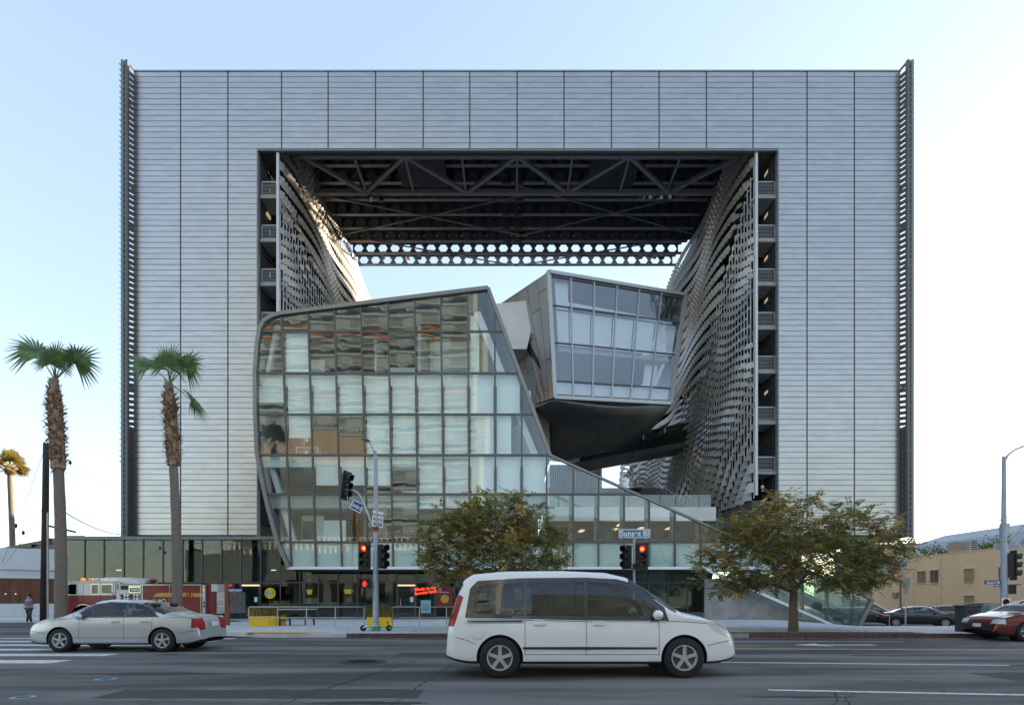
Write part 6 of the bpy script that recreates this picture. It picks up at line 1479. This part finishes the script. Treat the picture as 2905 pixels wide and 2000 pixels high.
for sg_ in (-1, 1): MB().prism([(-.20, sg_*.22, 0), (.20, sg_*.22, 0), (.10, sg_*.03, .95), (-.10, sg_*.03, .95)], (0, sg_*.025, 0)).build('leaf', 'planter_yellow', wfe, fix=True)
MB().prism([(-.03, -.135, .62), (.03, -.135, .62), (.025, -.115, .72), (-.025, -.115, .72)], (0, -.02, 0)).build('symbol', 'black_metal', wfe, fix=True)
# green rental scooter lying by the lamp post
sce = empty('electric_scooter', (WX(1068, 23.2), 23.15, .15), R(4)); tag(sce, 'green and white electric scooter lying by the lamp post base', 'scooter')
MB().prism([(-.35, -.08, .14), (.30, -.08, .12), (.30, -.08, .19), (-.35, -.08, .21)], (0, .16, 0)).build('deck', 'scooter_green', sce, fix=True)
for x in (-.52, .52):
    we = empty('wheel', (x, 0, .13), parent=sce); MB().lathe([(.07, -.04), (.125, -.035), (.125, .035), (.07, .04)], 18, 'y').build('tyre', 'tyre', we, True); MB().lathe([(.07, -.03), (.07, .03)], 12, 'y').build('rim', 'rim', we)
MB().tube([(-.52, -.02, .15), (-.40, -.02, .20), (-.30, -.02, .18)], .035, 8).build('fork', 'white_paint', sce); MB().tube([(.30, 0, .17), (.52, 0, .15), (.62, -.1, .12)], .03, 8).build('stem', 'scooter_green', sce)
MB().tube([(.50, -.02, .12), (.46, -.05, .42)], .022, 8).build('handlebar', 'black_plastic', sce); MB().box(-.12, .2, -.09, -.082, .15, .18).build('stripe', 'black_plastic', sce)
# wooden guide post with small signs
gpst = empty('sign_post', (WX(645, 28.5), 28.5, 0)); tag(gpst, 'rusty brown post with small red and blue arm signs', 'sign post')
MB().box(-.10, .10, -.08, .08, 0, WZ(1653, 28.5)).build('post', 'rust_post', gpst); zz = WZ(1674, 28.5)
MB().box(.12, .77, -.1, -.08, zz - .08, zz + .08).build('blue_arm', 'sign_blue_light', gpst); text('lettering', 'SUNSET & GORDON', 'sign_white', gpst, (.45, -.105, zz), .085, bold=.002, sx=.8)
z2 = WZ(1660, 28.5); MB().box(.12, .32, -.1, -.08, z2 - .07, z2 + .07).build('red_arm', 'sign_red', gpst); text('lettering', 'STOP', 'sign_white', gpst, (.22, -.105, z2), .07); MB().bar((.10, 0, zz - .6), (.55, 0, zz - .15), .06, .06).build('strut', 'rust_post', gpst)
# bins at right
tb_ = empty('litter_bin', (WX(2762, 22.6), 22.9, .15)); tag(tb_, 'dark square litter bin on the pavement left of right lamp post', 'bin'); MB().box(-.30, .30, -.28, .28, 0, 1.0).build('body', 'bin_dark', tb_); MB().box(-.33, .33, -.31, .31, 1.0, 1.06).build('lid', 'black_metal', tb_); MB().box(-.18, .18, -.29, -.281, .75, .9).build('slot', 'trim', tb_)
mb_ = empty('drop_box', (WX(2811, 28), 28, -.2)); tag(mb_, 'teal domed drop box behind the dark red car', 'box'); MB().box(-.27, .27, -.27, .27, .1, 1.2).build('body', 'bin_teal', mb_)
MB().prism([(-.27, -.27, 1.2), (.27, -.27, 1.2), (.22, -.27, 1.36), (.10, -.27, 1.44), (-.10, -.27, 1.44), (-.22, -.27, 1.36)], (0, .54, 0)).build('lid', 'sign_grey', mb_, fix=True); MB().box(-.2, .2, -.29, -.271, .95, 1.05).build('slot', 'plate', mb_)
for sx_ in (-.2, .2): MB().box(sx_ - .03, sx_ + .03, -.2, .2, 0, .1).build('foot', 'black_metal', mb_)
# person by the low wall at far left
pr_ = empty('person', (WX(82, 34), 34, 0)); tag(pr_, 'person in violet-blue shirt walking by the low wall at left', 'person')
def skinned(nm, verts, edges, radii, m, parent, root=0):
    me = bpy.data.meshes.new(nm); me.from_pydata(verts, edges, []); me.materials.append(M[m]); o = link(nm, me, parent)
    sk = o.modifiers.new('skin', 'SKIN'); o.modifiers.new('sub', 'SUBSURF').levels = 1
    for v, r_ in zip(me.skin_vertices[0].data, radii): v.radius = (r_, r_)
    me.skin_vertices[0].data[root].use_root = True
    for p in me.polygons: p.use_smooth = True
    return o
bv = [(0,0,.95),(0,.01,1.2),(0,0,1.42),(0,-.01,1.52),(.17,0,1.40),(.22,.03,1.13),(.18,-.10,.90),(-.17,0,1.40),(-.22,-.03,1.13),(-.16,.12,.92),(.10,0,.90),(.14,-.10,.50),(.10,.05,.08),(.16,.00,.03),(-.10,0,.90),(-.12,.10,.50),(-.16,.05,.08),(-.10,.0,.03),(0,-.01,1.60),(.01,-.01,1.70)]
be = [(0,1),(1,2),(2,3),(2,4),(4,5),(5,6),(2,7),(7,8),(8,9),(0,10),(10,11),(11,12),(12,13),(0,14),(14,15),(15,16),(16,17),(3,18),(18,19)]
br_ = [.14,.13,.13,.055,.06,.045,.032,.06,.045,.032,.09,.065,.045,.04,.09,.065,.045,.04,.085,.085]
skinned('body', bv, be, br_, 'skin', pr_)
skinned('shirt', [(0,0,1.0),(0,.01,1.2),(0,0,1.40),(.17,0,1.39),(.22,.03,1.15),(-.17,0,1.39),(-.22,-.03,1.15)], [(0,1),(1,2),(2,3),(3,4),(2,5),(5,6)], [.16,.15,.14,.075,.06,.075,.06], 'shirt', pr_)
skinned('trousers', [(0,0,.97),(.10,0,.88),(.14,-.10,.50),(.10,.05,.10),(-.10,0,.88),(-.12,.10,.50),(-.16,.05,.10)], [(0,1),(1,2),(2,3),(0,4),(4,5),(5,6)], [.155,.105,.08,.06,.105,.08,.06], 'trousers', pr_)
MB().lathe([(.01, .13), (.07, .12), (.105, .06), (.11, 0), (.09, -.05), (.05, -.06)], 16, c=(.01, .02, 1.69)).build('hair', 'hair', pr_, True)

# lettering becomes plain mesh
dg = bpy.context.evaluated_depsgraph_get()
for o in TEXTS:
    me = bpy.data.meshes.new_from_object(o.evaluated_get(dg)); n = link(o.name.split('.')[0], me, o.parent); n.location, n.rotation_euler, n.scale = o.location.copy(), o.rotation_euler.copy(), o.scale.copy()
for o in TEXTS: bpy.data.objects.remove(o)
